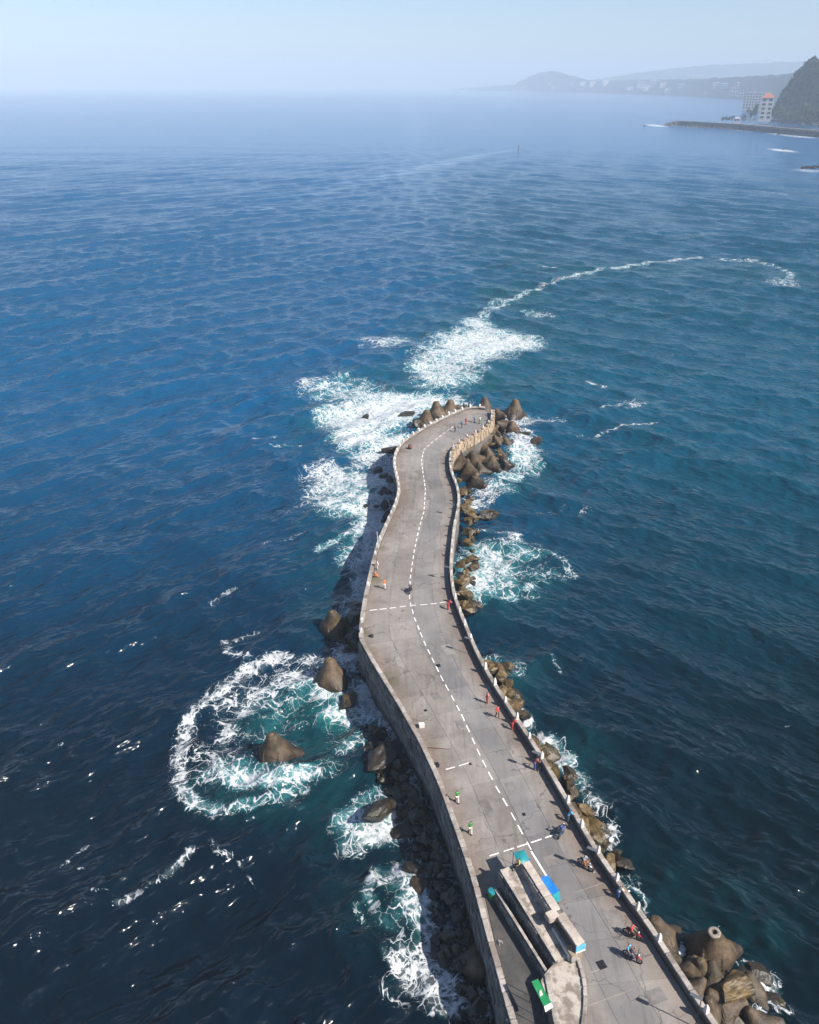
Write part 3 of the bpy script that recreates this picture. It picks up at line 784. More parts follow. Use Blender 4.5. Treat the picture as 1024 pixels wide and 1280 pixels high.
# lower platform and its wall
plat = link('platform', prism([P(606, 1117, 5.1), P(622, 1116, 5.1), P(672, 1205, 5.1), P(684, 1262, 5.1), P(700, 1330, 5.1), P(664, 1330, 5.1), P(647, 1278, 5.1), P(634, 1232, 5.1), P(621, 1185, 5.1)], ZD - .05, ZD + .06), None, M['shade_tinted'])
tag(plat, 'concrete walkway with painted-in shade between the sea wall and the stair walls', 'walkway', None, 'structure')
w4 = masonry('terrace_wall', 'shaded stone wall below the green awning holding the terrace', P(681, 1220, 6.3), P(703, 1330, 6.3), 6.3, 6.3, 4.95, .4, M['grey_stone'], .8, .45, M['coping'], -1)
stair = empty('stair', (0, 0, 0)); tag(stair, 'narrow dark stone stair squeezed between two shaded stone walls', 'stair')
ss0, ss1 = P(629, 1110, 5.2), P(690, 1209, 5.2)
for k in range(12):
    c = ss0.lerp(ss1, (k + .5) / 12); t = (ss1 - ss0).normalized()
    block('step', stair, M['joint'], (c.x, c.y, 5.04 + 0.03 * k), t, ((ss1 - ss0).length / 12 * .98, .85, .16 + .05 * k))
# stall wall (beige capped)
C3, D3 = P(652.5, 1079, 8.1), P(691, 1140, 8.1)
masonry('stall_wall', 'upper beige capped wall beside the blue tarpaulin', C3, D3, 8.0, 8.0, 5.0, .5, M['coping'], .9, .5, None, -1)
bw = bpy.data.objects['stall_wall']
t3 = (D3 - C3).normalized(); n3 = Vector((t3.y, -t3.x, 0)) * -1
if n3.x < 0: n3 = -n3
for k in range(7):
    c = C3.lerp(D3, (k + .5) / 7) + n3 * .38
    o = block('coping_slab', bw, M['beige'], (c.x, c.y, 8.08), t3, ((D3 - C3).length / 7 * .96, .74, .15), .015)
E3, F3 = P(693, 1147, 8.1), P(715, 1182, 8.1)
w5 = masonry('stall_wall', 'lower beige capped wall ending in a sky blue painted panel', E3, F3, 7.4, 7.2, 5.0, .45, M['white'], .7, .5, None, -1)
G3, H3 = P(700, 1142, 8.1), P(726, 1180, 8.1)
t5 = (H3 - G3).normalized()
for k in range(4):
    c = G3.lerp(H3, (k + .5) / 4)
    block('coping_slab', w5, M['beige'], (c.x, c.y, 8.05), t5, ((H3 - G3).length / 4 * .985, .80, .16), .006)
link('beam', box_mesh((0, 0, 0), ((H3 - G3).length, .5, 2.9)), w5, M['tan'], ((G3.x + H3.x) / 2, (G3.y + H3.y) / 2, 6.48), (0, 0, math.atan2(t5.y, t5.x)))
c = H3 + t5 * .06
link('painted_panel', box_mesh((0, 0, 0), (.10, .92, .55)), w5, M['paint_sky'], (c.x, c.y, 7.72), (0, 0, math.atan2(t5.y, t5.x)))
link('painted_panel', box_mesh((0, 0, 0), (.11, .92, .2)), w5, M['white'], (c.x, c.y, 7.33), (0, 0, math.atan2(t5.y, t5.x)))
c = P(690.5, 1142, 8.2); block('corner_block', w5, M['beige'], (c.x, c.y, 7.9), t5, (.8, 1.0, .5))
pil = empty('stone_pillar', (0, 0, 0)); tag(pil, 'squat pale stone pillar at the foot of the beige capped wall', 'pillar')
c = P(715, 1190, 7.0)
for k in range(4): block('pillar_stone', pil, M['coping'], (c.x, c.y, 5.2 + k * .56), t5, (.95, .62, .54))
block('pillar_cap', pil, M['tan'], (c.x, c.y, 7.22), t5, (1.05, .7, .14))

def cloth_sheet(corners, nu, nv, sag, thick=.02):
    """a tarpaulin stretched between four corner points with sag and wrinkles"""
    vs, fs = [], []
    a, b, c, d = corners
    for i in range(nu + 1):
        for j in range(nv + 1):
            u, v = i / nu, j / nv
            p = (a.lerp(b, u)).lerp(d.lerp(c, u), v)
            z = p.z - sag * 16 * u * (1 - u) * v * (1 - v) * .6 + .035 * mnoise.noise(Vector((p.x * 1.7, p.y * 1.7, 3)))
            vs.append((p.x, p.y, z))
    m = nv + 1
    for i in range(nu):
        for j in range(nv): fs.append((i * m + j, i * m + j + 1, (i + 1) * m + j + 1, (i + 1) * m + j))
    k = len(vs); vs += [(x, y, z - thick) for x, y, z in vs]
    fs += [tuple(reversed([q + k for q in f])) for f in fs]
    return mesh_from(vs, fs, smooth=True)
def stall(name, label, px, z, drop, mat, side_mat, sag=.15, ground=ZD):
    s = empty(name, (0, 0, 0)); tag(s, label, 'stall')
    cs = [P(u, v, zz) for (u, v), zz in zip(px, z)]
    link('tarpaulin', cloth_sheet(cs, 10, 8, sag), s, mat)
    for c in cs:
        link('pole', tube_mesh([(c.x, c.y, ground), (c.x, c.y, c.z + .05)], .03), s, M['dark_metal'])
    # hanging front flap
    a, b = cs[2], cs[3]; dn = Vector((0, 0, -drop)); o = (cs[2] - cs[1]).normalized() * .35
    link('flap', cloth_sheet([a + Vector((0, 0, .004)), b + Vector((0, 0, .004)), b + dn + o, a + dn + o], 8, 4, 0.04), s, side_mat)
    c = sum(cs, Vector()) / 4
    ta = (cs[1] - cs[0]); tb = cs[3] - cs[0]
    link('table', box_mesh((0, 0, 0), (ta.length * .7, tb.length * .7, .06), None, .01), s, M['khaki'], (c.x, c.y, ground + .75), (0, 0, math.atan2(ta.y, ta.x)))
    for sx in (-1, 1):
        for sy in (-1, 1):
            q = c + ta * .3 * sx + tb * .3 * sy
            link('table_leg', tube_mesh([(q.x, q.y, ground), (q.x, q.y, ground + .74)], .025, 6), s, M['dark_metal'])
    return s
stall('tarpaulin_stall', 'bright blue tarpaulin stall against the beige capped wall', [(675.5,1097),(685.5,1094),(699,1113),(690.5,1119)], [7.0, 6.9, 6.8, 6.9], .75, M['tarp_blue'], M['tarp_teal'])
tl = stall('tarpaulin_stall', 'teal green canopy at the head of the beige capped wall', [(642,1066),(655,1062),(662.5,1075),(648,1081)], [7.5, 7.4, 7.3, 7.4], .5, M['tarp_teal'], M['tarp_blue'], -.28)
gs = empty('green_awning', (0, 0, 0)); tag(gs, 'small green awning with a white patch over the terrace wall', 'awning')
gc = [P(664.5,1227,7.6), P(672.5,1223.5,7.5), P(689.5,1253,7.5), P(680,1258,7.6)]
link('sheet', cloth_sheet(gc, 6, 8, .06), gs, M['tarp_green'])
for c in gc: link('pole', tube_mesh([(c.x, c.y, ZD), (c.x, c.y, c.z + .03)], .03), gs, M['dark_metal'])
link('end_board', cloth_sheet([gc[3] + Vector((0, 0, .01)), gc[2] + Vector((0, 0, .01)), P(691.5,1259,7.5), P(682,1265,7.6)], 4, 2, .0), gs, M['white'])
link('patch', cloth_sheet([P(674,1239,7.62), P(676.5,1237,7.62), P(679,1243,7.62), P(675,1246,7.62)], 3, 3, -.02), gs, M['cream'])

# ------------------------------------------------------------------ rocks and tetrapods
ORD = ['first', 'second', 'third', 'fourth', 'fifth', 'sixth', 'seventh', 'eighth', 'ninth', 'tenth', 'eleventh', 'twelfth', 'thirteenth', 'fourteenth', 'fifteenth', 'sixteenth', 'seventeenth', 'eighteenth', 'nineteenth', 'twentieth', 'twenty first', 'twenty second', 'twenty third', 'twenty fourth', 'twenty fifth', 'twenty sixth']
def tetrapod_mesh(hollow):
    bm = bmesh.new(); bmesh.ops.create_icosphere(bm, subdivisions=6, radius=1.0)
    dirs = [Vector((0, 0, 1))] + [Vector((math.cos(a) * math.sqrt(8) / 3, math.sin(a) * math.sqrt(8) / 3, -1 / 3)) for a in (0.0, 2 * math.pi / 3, 4 * math.pi / 3)]
    DIR = np.array([d[:] for d in dirs]); N = np.array([v.co[:] for v in bm.verts])
    L, r0, r1 = 3.5, 2.05, 0.58
    def sdf(p):
        ds = []
        for d in DIR:
            h = p @ d; rad = np.linalg.norm(p - h[:, None] * d, axis=1)
            rr = r0 + (r1 - r0) * np.clip(h / L, 0, 1)
            side = (rad - rr) * 0.96
            q = np.maximum(side, h - L)
            e = 0.10 if hollow else 0.30                     # rounded rim
            q2 = np.where((side > -e) & (h > L - e), np.sqrt(np.maximum(side + e, 0) ** 2 + np.maximum(h - L + e, 0) ** 2) - e, q)
            q2 = np.where(h < -0.4, np.linalg.norm(p, axis=1) - 1.2, q2)
            hole = np.maximum(np.linalg.norm(p - h[:, None] * d, axis=1) - 0.26, 0) ** 2 + np.maximum(L - .35 - h, 0) ** 2
            ds.append(np.where(np.isfinite(q2), q2, q))
        m = ds[0]
        k = 0.45
        for x in ds[1:]:
            hh = np.clip(0.5 + 0.5 * (x - m) / k, 0, 1); m = x * (1 - hh) + m * hh - k * hh * (1 - hh)
        return m
    lo = np.full(len(N), 0.5); hi = np.full(len(N), 5.2)
    for _ in range(34):
        mid = (lo + hi) / 2; s = sdf(N * mid[:, None]) < 0
        lo = np.where(s, mid, lo); hi = np.where(s, hi, mid)
    rr = (lo + hi) / 2
    for i, v in enumerate(bm.verts):
        p = N[i] * rr[i]
        for d in DIR:                                       # shallow cast hole in each foot
            h = p @ d; rad = np.linalg.norm(p - h * d)
            if hollow and h > L - .08 and rad < .30: p = p - d * .32 * (1 - (rad / .30) ** 6)
        v.co = Vector(p) + Vector(N[i]) * 0.02 * mnoise.noise(Vector(p) * 1.5)
    return bm_mesh(bm, 'tetrapod', True)
TETRA = tetrapod_mesh(False); TETRA.materials.append(M['tetrapod'])
TETRA_HOLLOW = tetrapod_mesh(True); TETRA_HOLLOW.materials.append(M['tetrapod'])
def ring_mesh():
    bm = bmesh.new(); seg = 28
    prof = [(.27, 3.485), (.30, 3.512), (.52, 3.512), (.585, 3.47), (.63, 3.38)]
    rings = [[bm.verts.new((r * math.cos(2 * math.pi * k / seg), r * math.sin(2 * math.pi * k / seg), z)) for k in range(seg)] for r, z in prof]
    for i in range(len(prof) - 1):
        for k in range(seg): bm.faces.new((rings[i][k], rings[i][(k + 1) % seg], rings[i + 1][(k + 1) % seg], rings[i + 1][k]))
    bmesh.ops.recalc_face_normals(bm, faces=bm.faces)
    return bm_mesh(bm, 'tip', True)
TIP_DISC = lathe_mesh([(0, 3.522), (.18, 3.52), (.25, 3.50), (0, 3.3)], 20)
TIP = ring_mesh(); TIP.materials.append(M['tip'])
def tetrapod(label, u, v, z=0.3, scale=1.0, tilt=(0, 0), yaw=0, group=None, tip=True, zc=None):
    """u, v where its middle meets height z"""
    q = P(u, v, z)
    hollow = 'hollow tip' in label
    o = link('tetrapod', TETRA_HOLLOW if hollow else TETRA, None, None, (q.x, q.y, z if zc is None else zc), (R(tilt[0]), R(tilt[1]), R(yaw)), (scale,) * 3)
    tag(o, label, 'tetrapod', group)
    if hollow: link('tip_face', TIP, o, M['tip'])
    elif tip: link('tip_face', TIP_DISC, o, M['tip_worn'])
    return o

def boulder_mesh(seed, sub=4, flat=1.0):
    rnd = random.Random(seed); bm = bmesh.new(); bmesh.ops.create_icosphere(bm, subdivisions=sub, radius=1.0)
    ax = Vector((rnd.uniform(.8, 1.3), rnd.uniform(.7, 1.05), rnd.uniform(.6, .9) * flat))
    planes = []
    for _ in range(18):
        n = Vector((rnd.gauss(0, 1), rnd.gauss(0, 1), rnd.gauss(0, 1))).normalized(); planes.append((n, rnd.uniform(.5, .85)))
    off = Vector((seed * 7.1, seed * 3.3, 0))
    for v in bm.verts:
        p = v.co.copy()
        for n, d in planes:
            e = p.dot(n) - d
            if e > 0: p -= n * e
        p *= 1 + .16 * mnoise.noise(p * 1.6 + off) + .08 * mnoise.noise(p * 4.0 + off) + .04 * mnoise.noise(p * 9.0 + off)
        v.co = Vector((p.x * ax.x, p.y * ax.y, p.z * ax.z))
    me = bm_mesh(bm, 'boulder', False); return me
BOULD_D = [boulder_mesh(s) for s in range(9)]; BOULD_G = [boulder_mesh(s + 20) for s in range(9)]
for me in BOULD_D: me.materials.append(M['boulder_dark'])
for me in BOULD_G: me.materials.append(M['boulder_gold'])
BIG_ROCK = boulder_mesh(77, 5); BIG_ROCK.materials.append(M['boulder_gold'])
def boulder(label, u, v, z, r, gold=False, group=None, stretch=None, yaw=None, me=None):
    q = P(u, v, z)
    me = me or random.choice(BOULD_G if gold else BOULD_D)
    s = stretch or (random.uniform(.85, 1.2), random.uniform(.8, 1.1), random.uniform(.8, 1.1))
    o = link('boulder', me, None, None, (q.x, q.y, z), (random.uniform(-.3, .3), random.uniform(-.3, .3), random.uniform(0, 6.28) if yaw is None else yaw), (r * s[0], r * s[1], r * s[2]))
    return tag(o, label, 'boulder', group)

# single tetrapods that stand out
tetrapod('tetrapod standing alone in white water left of the pier, nearest of three in a row', 345, 945, 0.0, 1.0, (4, -5), 20)
tetrapod('middle of the three upright tetrapods in the foam left of the pier corner', 414, 852, 0.1, 1.0, (-3, 6), 75)
tetrapod('upright tetrapod close under the pier corner, farthest of the three on the left', 418, 787, -0.1, 1.0, (6, -8), 40)
tetrapod('lone upright tetrapod in open water off the right of the pier tip', 643, 518, 0.2, 1.08, (2, 2), 10)
tetrapod('tetrapod peeking over the parapet just beyond the pier tip', 605.5, 513, 0.6, .95, (0, 0), 50)
tetrapod('upright tetrapod beside the left parapet with a dark block on its left', 532, 531, 0.3, 1.05, (3, 4), 15)
tetrapod('taller left one of the paired tetrapods behind the left parapet near the tip', 546.5, 520, 0.5, 1.05, (-4, -4), 70)
tetrapod('right one of the paired tetrapods behind the left parapet near the tip', 561, 518, 0.5, 1.05, (5, 6), 33)
tetrapod('toppled tetrapod between the tip parapet and the paired tetrapods', 573, 517, -.2, .95, (50, 60), 100, None, False)
boulder('dark block in the foam just left of the tetrapods at the tip', 524, 530, .6, 2.2)
boulder('small dark rock alone in the broad foam left of the pier tip', 458, 521, .1, .9)
boulder('dark leaning rock in the foam above the left parapet', 507, 519, .3, 1.8, False, None, (1.4, .7, .9), .5)
boulder('long dark rock against the left parapet in the bend', 490, 563, .3, 1.9, False, None, (1.6, .8, .8), .1)
# pile at the right of the tip
pile = [(625,521,1.2,.62,(70,20),30),(630,533,.9,.72,(64,-10),80),(642,541,.2,.78,(80,30),10),(616,538,2.0,.5,(40,20),60),(622,552,1.4,.5,(100,0),15),(635,556,.3,.62,(84,40),120),
 (600,556,1.4,.62,(30,-25),0),(585,566,1.9,.66,(14,26),45),(592,576,1.2,.80,(20,-20),20),(576,582,1.6,.70,(38,-34),95),(605,563,.8,.66,(78,26),15),(612,572,.6,.60,(90,40),60),
 (627,572,.2,.55,(84,20),140),(616,585,.1,.74,(80,46),25),(602,590,.2,.62,(84,50),70),(588,594,.7,.82,(60,38),10),(596,606,-.2,.72,(72,40),30),(634,582,-.3,.5,(80,20),60),(573,571,2.6,.5,(20,10),10),(610,548,2.0,.5,(60,10),100)]
pile.sort(key=lambda q: q[1])
row_of = {}
for rr_ in range(4):
    for kk_, q in enumerate(sorted(pile[rr_ * 5:rr_ * 5 + 5])): row_of[q[:2]] = ORD[kk_] + ' from the left in the ' + ('top', 'second', 'third', 'lowest')[rr_] + ' row'
for k, (u, v, z, s, tl_, yw) in enumerate(pile):
    tetrapod('tetrapod in the heap by the tip, ' + row_of[(u, v)], u, v, z, s, tl_, yw, 'tetrapods heaped under the tip', k % 3 == 0)
boulder('rock just off the heap, left of the two in the white water by the tip', 657, 546, .0, 1.9, False, None, (1.3, .9, .9), .2)
boulder('pointed brown rock, right of the two in the white water by the tip', 669, 555, .0, 2.0, True, None, (1.2, 1, 1), .5)
boulder('lone dark rock in the water below the tip heap', 612, 642, 0, 1.9, True, None, (1.2, .9, .8), .3)
for k, u in enumerate(sorted(random.uniform(600, 632) for _ in range(26))):
    v = random.uniform(526, 572)
    boulder('small brown filler rock between the tetrapods near the tip, ' + ORD[k] + ' from the left', u, v, random.uniform(.2, 2.0), random.uniform(.5, .9), True, 'filler rocks near the tip')
# right side riprap
def riprap(label, group, line, n, width, zr, rr, gold, side):
    lw = [P(u, v, ZD) for u, v in line]
    L = [0]
    for a, b in zip(lw[:-1], lw[1:]): L.append(L[-1] + (b - a).length)
    for k in range(n):
        s = L[-1] * (k + random.random()) / n
        for j in range(len(lw) - 1):
            if s <= L[j + 1]: break
        p = lw[j].lerp(lw[j + 1], (s - L[j]) / max(1e-6, L[j + 1] - L[j])); t = (lw[j + 1] - lw[j]).normalized()
        n_ = Vector((t.y, -t.x, 0)) * side
        d = random.random(); z = zr[1] + (zr[0] - zr[1]) * d
        p = p + n_ * (.9 + width * d)
        r = random.uniform(*rr)
        me = random.choice(BOULD_G if gold else BOULD_D)
        o = link('boulder', me, None, None, (p.x, p.y, z - r * .3), (random.uniform(-.5, .5), random.uniform(-.5, .5), random.uniform(0, 6.28)), (r * random.uniform(.85, 1.25), r * random.uniform(.8, 1.1), r * random.uniform(.8, 1.1)))
        tag(o, label + (', ' + ORD[k] + ' from the ' + ('near' if lw[0].y < lw[-1].y else 'far') + ' end' if n <= 26 else ''), 'boulder', group)
RP = lambda a, b: [(u + 4, v) for u, v in [(561,582),(569,607),(573,625),(571,642),(568,665),(564,690),(562,713),(564,735),(567,752),(577,776),(592,812),(607,842),(626,876),(648,908),(671,946),(697,990),(717,1022),(738,1062),(762,1096),(792,1140),(812,1168),(842,1216),(870,1260),(890,1290)][a:b]]
riprap('golden brown rock in the right bend', 'rocks in the right bend', RP(0, 5), 22, 2.8, (0.0, 2.6), (.7, 1.35), True, -1)
riprap('golden brown rock under the wall below the right bend', 'rocks below the right bend', RP(4, 8), 22, 2.8, (0.0, 2.6), (.7, 1.35), True, -1)
boulder('orange brown rock below the right parapet beside the cross dashes', 579, 757, .6, 2.0, True, None, (1.5, .8, .8), .1)
riprap('brown rock at the foot of the right wall midway', 'rocks midway on the right', [(596,800),(606,822),(618,850),(627,868)], 20, 3.6, (0, 3.0), (.8, 1.4), True, -1)
riprap('algae brown rock in the near right surf', 'rocks under the near right wall', [(652,902),(671,940),(699,985),(722,1025),(738,1055)], 26, 3.8, (0, 3.0), (.8, 1.45), True, -1)
boulder('big flat brown rock in the surf under the right parapet, above its neighbour', 664, 938, 1.0, 2.2, True, None, (.9, 1.2, .8), .6)
boulder('smooth round brown rock in the surf under the right parapet', 684, 966, 1.0, 1.9, True, None, (.9, 1.1, .9), .2)
boulder('long flat rock by the wall with a red cloth near it', 727, 1028, .8, 1.7, True, None, (1.6, .8, .7), -.6)
# left side boulders
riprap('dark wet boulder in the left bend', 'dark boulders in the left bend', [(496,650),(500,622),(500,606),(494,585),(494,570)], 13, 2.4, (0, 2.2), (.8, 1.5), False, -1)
for k, (u, v, r) in enumerate(sorted(((473,588,1.3),(476,617,.8),(470,633,.8),(458,632,.6)))):
    boulder('small dark rock in the foam left of the bend, ' + ORD[k] + ' from the left', u, v, .1, r, False, 'small dark rocks in the left foam')
riprap('dark boulder under the left parapet near the corner', 'dark boulders before the corner', [(451,792),(458,748),(464,722)], 12, 2.0, (0, 1.8), (.9, 1.6), False, -1)
boulder('large dark rock touching the pier corner beside the upright tetrapod', 446, 772, .5, 2.4, False, None, (1, 1.2, 1), .4)
boulder('dark rock with a flat top at the pier corner', 447, 815, .3, 1.7)
boulder('small brown rock just below the middle upright tetrapod', 437, 877, .1, 1.5, True)
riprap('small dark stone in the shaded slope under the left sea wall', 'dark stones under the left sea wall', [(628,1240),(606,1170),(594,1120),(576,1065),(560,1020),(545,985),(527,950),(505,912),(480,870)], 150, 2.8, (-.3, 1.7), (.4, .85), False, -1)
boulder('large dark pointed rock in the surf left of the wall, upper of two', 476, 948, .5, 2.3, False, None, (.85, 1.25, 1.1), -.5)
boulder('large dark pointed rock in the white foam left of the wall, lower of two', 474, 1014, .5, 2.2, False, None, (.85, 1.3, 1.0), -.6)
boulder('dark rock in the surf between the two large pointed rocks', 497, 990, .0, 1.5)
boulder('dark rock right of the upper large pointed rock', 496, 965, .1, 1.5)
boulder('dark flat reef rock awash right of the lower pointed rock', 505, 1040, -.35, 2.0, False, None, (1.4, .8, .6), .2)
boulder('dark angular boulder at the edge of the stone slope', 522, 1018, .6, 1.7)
boulder('brown boulder in the foam left of the near wall', 518, 1087, .2, 1.6, False, None, (1.2, .9, .7), -.4)
boulder('small brown boulder right below the larger one near the wall', 524, 1105, .2, 1.1, True)
boulder('dark rock under the near left wall, upper of two', 583, 1172, .3, 1.3)
tetrapod('fallen tetrapod under the near left wall', 596, 1212, -.3, .9, (78, 10), 150, None, False)
# bottom right group
tetrapod('leaning bullet shaped tetrapod leg beside the near right parapet', 824, 1178, .2, .86, (-12, -8), 40, None, False)
tetrapod('upright tetrapod showing its round hollow tip, near the bottom right', 889, 1192, .6, .92, (3, -6), 15)
near = [(842,1205,1.0,.50,(60,20),10),(862,1218,1.3,.56,(50,-40),40),(875,1212,1.2,.56,(100,20),90),(893,1232,.9,.66,(60,60),20),(868,1240,1.6,.5,(20,40),60),(905,1262,.9,.70,(50,50),60),(940,1245,.4,.7,(80,30),10),(885,1265,1.4,.6,(110,20),20),(950,1285,.4,.7,(70,50),80),(850,1208,.6,.4,(90,10),20)]
near.sort(key=lambda q: q[0])
for k, (u, v, z, s, tl_, yw) in enumerate(near):
    tetrapod('brown tetrapod jammed in the bottom right heap, ' + ORD[k] + ' from the left', u, v, z - .25, s * .86, tl_, yw, 'tetrapods at the bottom right', False)
boulder('large rough golden boulder in the middle of the bottom right heap', 915, 1238, 1.6, 2.1, True, None, (1.1, 1, .8), .4, BIG_ROCK)
for k, (u, v, z, r) in enumerate(sorted(((838,1190,.5,.9),(947,1218,.2,1.2),(928,1220,.3,1.2),(962,1250,.1,1.2),(858,1232,.8,.9),(925,1280,.3,1.6),(880,1290,.6,1.6),(965,1272,.1,1.0),(903,1222,.8,.8),(835,1178,.3,.9)))):
    boulder('dark brown rock wedged in the bottom right heap, ' + ORD[k] + ' from the left', u, v, z, r, True, 'rocks in the bottom right heap')
for k, (u, v, r) in enumerate(sorted(((806,157,3),(980,187,3.2),(1004,210,3.5),(1014,210,4.6),(1024,209,5.0),(882,161,2.5),(974,168,3)))):
    q = P(u, v, .3)
    o = link('boulder', random.choice(BOULD_D), None, None, (q.x, q.y, .3), (0, 0, random.random() * 6), (r * 1.5, r, r * .6))
    tag(o, 'dark reef rock awash near the distant breakwater, ' + ORD[k] + ' from the left', 'rock', 'distant reef rocks')

# ------------------------------------------------------------------ people
def skin_mesh(joints, edges, sub=2):
    names = list(joints)
    me = bpy.data.meshes.new('skin')
    me.from_pydata([joints[k][0] for k in names], [(names.index(a), names.index(b)) for a, b in edges], [])
    o = bpy.data.objects.new('tmp_skin', me); COL.objects.link(o)
    o.modifiers.new('s', 'SKIN'); m = o.modifiers.new('u', 'SUBSURF'); m.levels = sub; m.render_levels = sub
    for i, k in enumerate(names):
        r = joints[k][1]; me.skin_vertices[0].data[i].radius = (r, r) if not hasattr(r, '__len__') else r
    me.skin_vertices[0].data[0].use_root = True
    dg = bpy.context.evaluated_depsgraph_get(); dg.update()
    res = bpy.data.meshes.new_from_object(o.evaluated_get(dg))
    bpy.data.objects.remove(o)
    res.polygons.foreach_set('use_smooth', [True] * len(res.polygons))
    return res
def pose(kind):
    J = {'pelvis': ((0, 0, .95), (.15, .11)), 'waist': ((0, 0, 1.10), (.13, .10)), 'chest': ((0, 0, 1.34), (.16, .11)), 'neck': ((0, .01, 1.50), .055),
         'jaw': ((0, .025, 1.57), .075), 'crown': ((0, .01, 1.68), .085)}
    for s, n in ((-1, 'l'), (1, 'r')):
        J['sh' + n] = ((s * .18, 0, 1.43), .065); J['el' + n] = ((s * .25, -.03, 1.16), .048); J['wr' + n] = ((s * .24, .07, .93), .034); J['ha' + n] = ((s * .235, .10, .84), .04)
        J['hi' + n] = ((s * .095, 0, .88), .10); J['kn' + n] = ((s * .10, .02, .49), .065); J['an' + n] = ((s * .10, -.01, .09), .045); J['to' + n] = ((s * .11, .15, .04), .042)
    def mv(k, p): J[k] = (p, J[k][1])
    if kind == 'walk':
        mv('knl', (-.10, .16, .52)); mv('anl', (-.10, .20, .10)); mv('tol', (-.11, .35, .06)); mv('knr', (.10, -.05, .50)); mv('anr', (.10, -.28, .14)); mv('tor', (.11, -.17, .05))
        mv('ell', (-.25, -.15, 1.18)); mv('wrl', (-.22, -.10, .95)); mv('hal', (-.22, -.06, .87)); mv('elr', (.25, .10, 1.18)); mv('wrr', (.20, .28, 1.02)); mv('har', (.19, .36, .98))
    if kind == 'lean':      # leaning forward on a wall about a metre high
        mv('waist', (0, .10, 1.08)); mv('chest', (0, .24, 1.28)); mv('neck', (0, .33, 1.42)); mv('jaw', (0, .37, 1.48)); mv('crown', (0, .38, 1.59))
        for s, n in ((-1, 'l'), (1, 'r')):
            mv('sh' + n, (s * .18, .27, 1.36)); mv('el' + n, (s * .24, .45, 1.14)); mv('wr' + n, (s * .12, .62, 1.12)); mv('ha' + n, (s * .06, .68, 1.13))
    if kind in ('ride', 'sit'):
        dz = -.18 if kind == 'ride' else -.48
        for k in ('pelvis', 'waist', 'chest', 'neck', 'jaw', 'crown', 'shl', 'shr', 'ell', 'elr', 'wrl', 'wrr', 'hal', 'har', 'hil', 'hir'):
            p = J[k][0]; mv(k, (p[0], p[1], p[2] + dz))
        for s, n in ((-1, 'l'), (1, 'r')):
            if kind == 'ride':
                mv('kn' + n, (s * .20, .36, .66)); mv('an' + n, (s * .19, .20, .30)); mv('to' + n, (s * .20, .36, .26))
                mv('el' + n, (s * .30, .18, 1.06)); mv('wr' + n, (s * .32, .42, 1.00)); mv('ha' + n, (s * .32, .50, 1.00))
            else:
                mv('kn' + n, (s * .13, .42, .46)); mv('an' + n, (s * .13, .44, .09)); mv('to' + n, (s * .13, .58, .04))
                mv('el' + n, (s * .24, .08, .70)); mv('wr' + n, (s * .16, .30, .58)); mv('ha' + n, (s * .13, .36, .56))
    E_ = [('pelvis', 'waist'), ('waist', 'chest'), ('chest', 'neck'), ('neck', 'jaw'), ('jaw', 'crown')]
    for n in 'lr': E_ += [('chest', 'sh' + n), ('sh' + n, 'el' + n), ('el' + n, 'wr' + n), ('wr' + n, 'ha' + n), ('pelvis', 'hi' + n), ('hi' + n, 'kn' + n), ('kn' + n, 'an' + n), ('an' + n, 'to' + n)]
    body = skin_mesh(J, E_)
    def sub(keys, grow):
        return {k: (J[k][0], tuple(x + grow for x in J[k][1]) if hasattr(J[k][1], '__len__') else J[k][1] + grow) for k in keys}
    half = {}
    sj = sub(['waist', 'chest', 'shl', 'shr', 'pelvis'], .025)
    for n in 'lr':
        a, b = Vector(J['sh' + n][0]), Vector(J['el' + n][0]); sj['ar' + n] = (tuple(a.lerp(b, .85)), .075)
    shirt = skin_mesh(sj, [('waist', 'chest'), ('waist', 'pelvis'), ('chest', 'shl'), ('chest', 'shr'), ('shl', 'arl'), ('shr', 'arr')])
    tj = sub(['pelvis', 'hil', 'hir', 'knl', 'knr', 'anl', 'anr'], .02)
    trousers = skin_mesh(tj, [('pelvis', 'hil'), ('pelvis', 'hir'), ('hil', 'knl'), ('hir', 'knr'), ('knl', 'anl'), ('knr', 'anr')])
    c = Vector(J['crown'][0]); j = Vector(J['jaw'][0])
    hair = skin_mesh({'a': (tuple(c + Vector((0, -.012, .012))), .095), 'b': (tuple(c.lerp(j, .55) + Vector((0, -.045, 0))), .075)}, [('a', 'b')])
    bm = bmesh.new()
    for n in 'lr':
        a, t = Vector(J['an' + n][0]), Vector(J['to' + n][0]); mid = (a + t) / 2 + Vector((0, .01, -.035))
        d = t - a; box_bm(bm, mid, (.10, .28, .09), Euler((math.atan2(d.z + .05, math.hypot(d.x, d.y)), 0, 0)), .03)
    shoes = bm_mesh(bm)
    return dict(body=body, shirt=shirt, trousers=trousers, hair=hair, shoes=shoes)
POSES = {k: pose(k) for k in ('stand', 'walk', 'lean', 'ride', 'sit')}
def person(label, loc, face, kind, shirt, trousers, hair='hair', scale=0.96, group=None):
    """face = heading in degrees from +X"""
    pz = POSES[kind]
    o = link('person', pz['body'], None, M['skin'], loc, (0, 0, R(face) - math.pi / 2), (scale,) * 3)
    tag(o, label, 'person', group)
    link('shirt', pz['shirt'], o, M[shirt]); link('trousers', pz['trousers'], o, M[trousers]); link('hair', pz['hair'], o, M[hair])
    link('shoes', pz['shoes'], o, M['black'])
    return o
D = lambda u, v: P(u, v, ZD)
person('person in green shirt walking near the left coping, farther of two', D(571.5, 1003), 100, 'walk', 'green', 'cream')
person('person in green shirt walking near the left coping, nearer of two', D(588, 1042), 95, 'walk', 'green', 'cream')
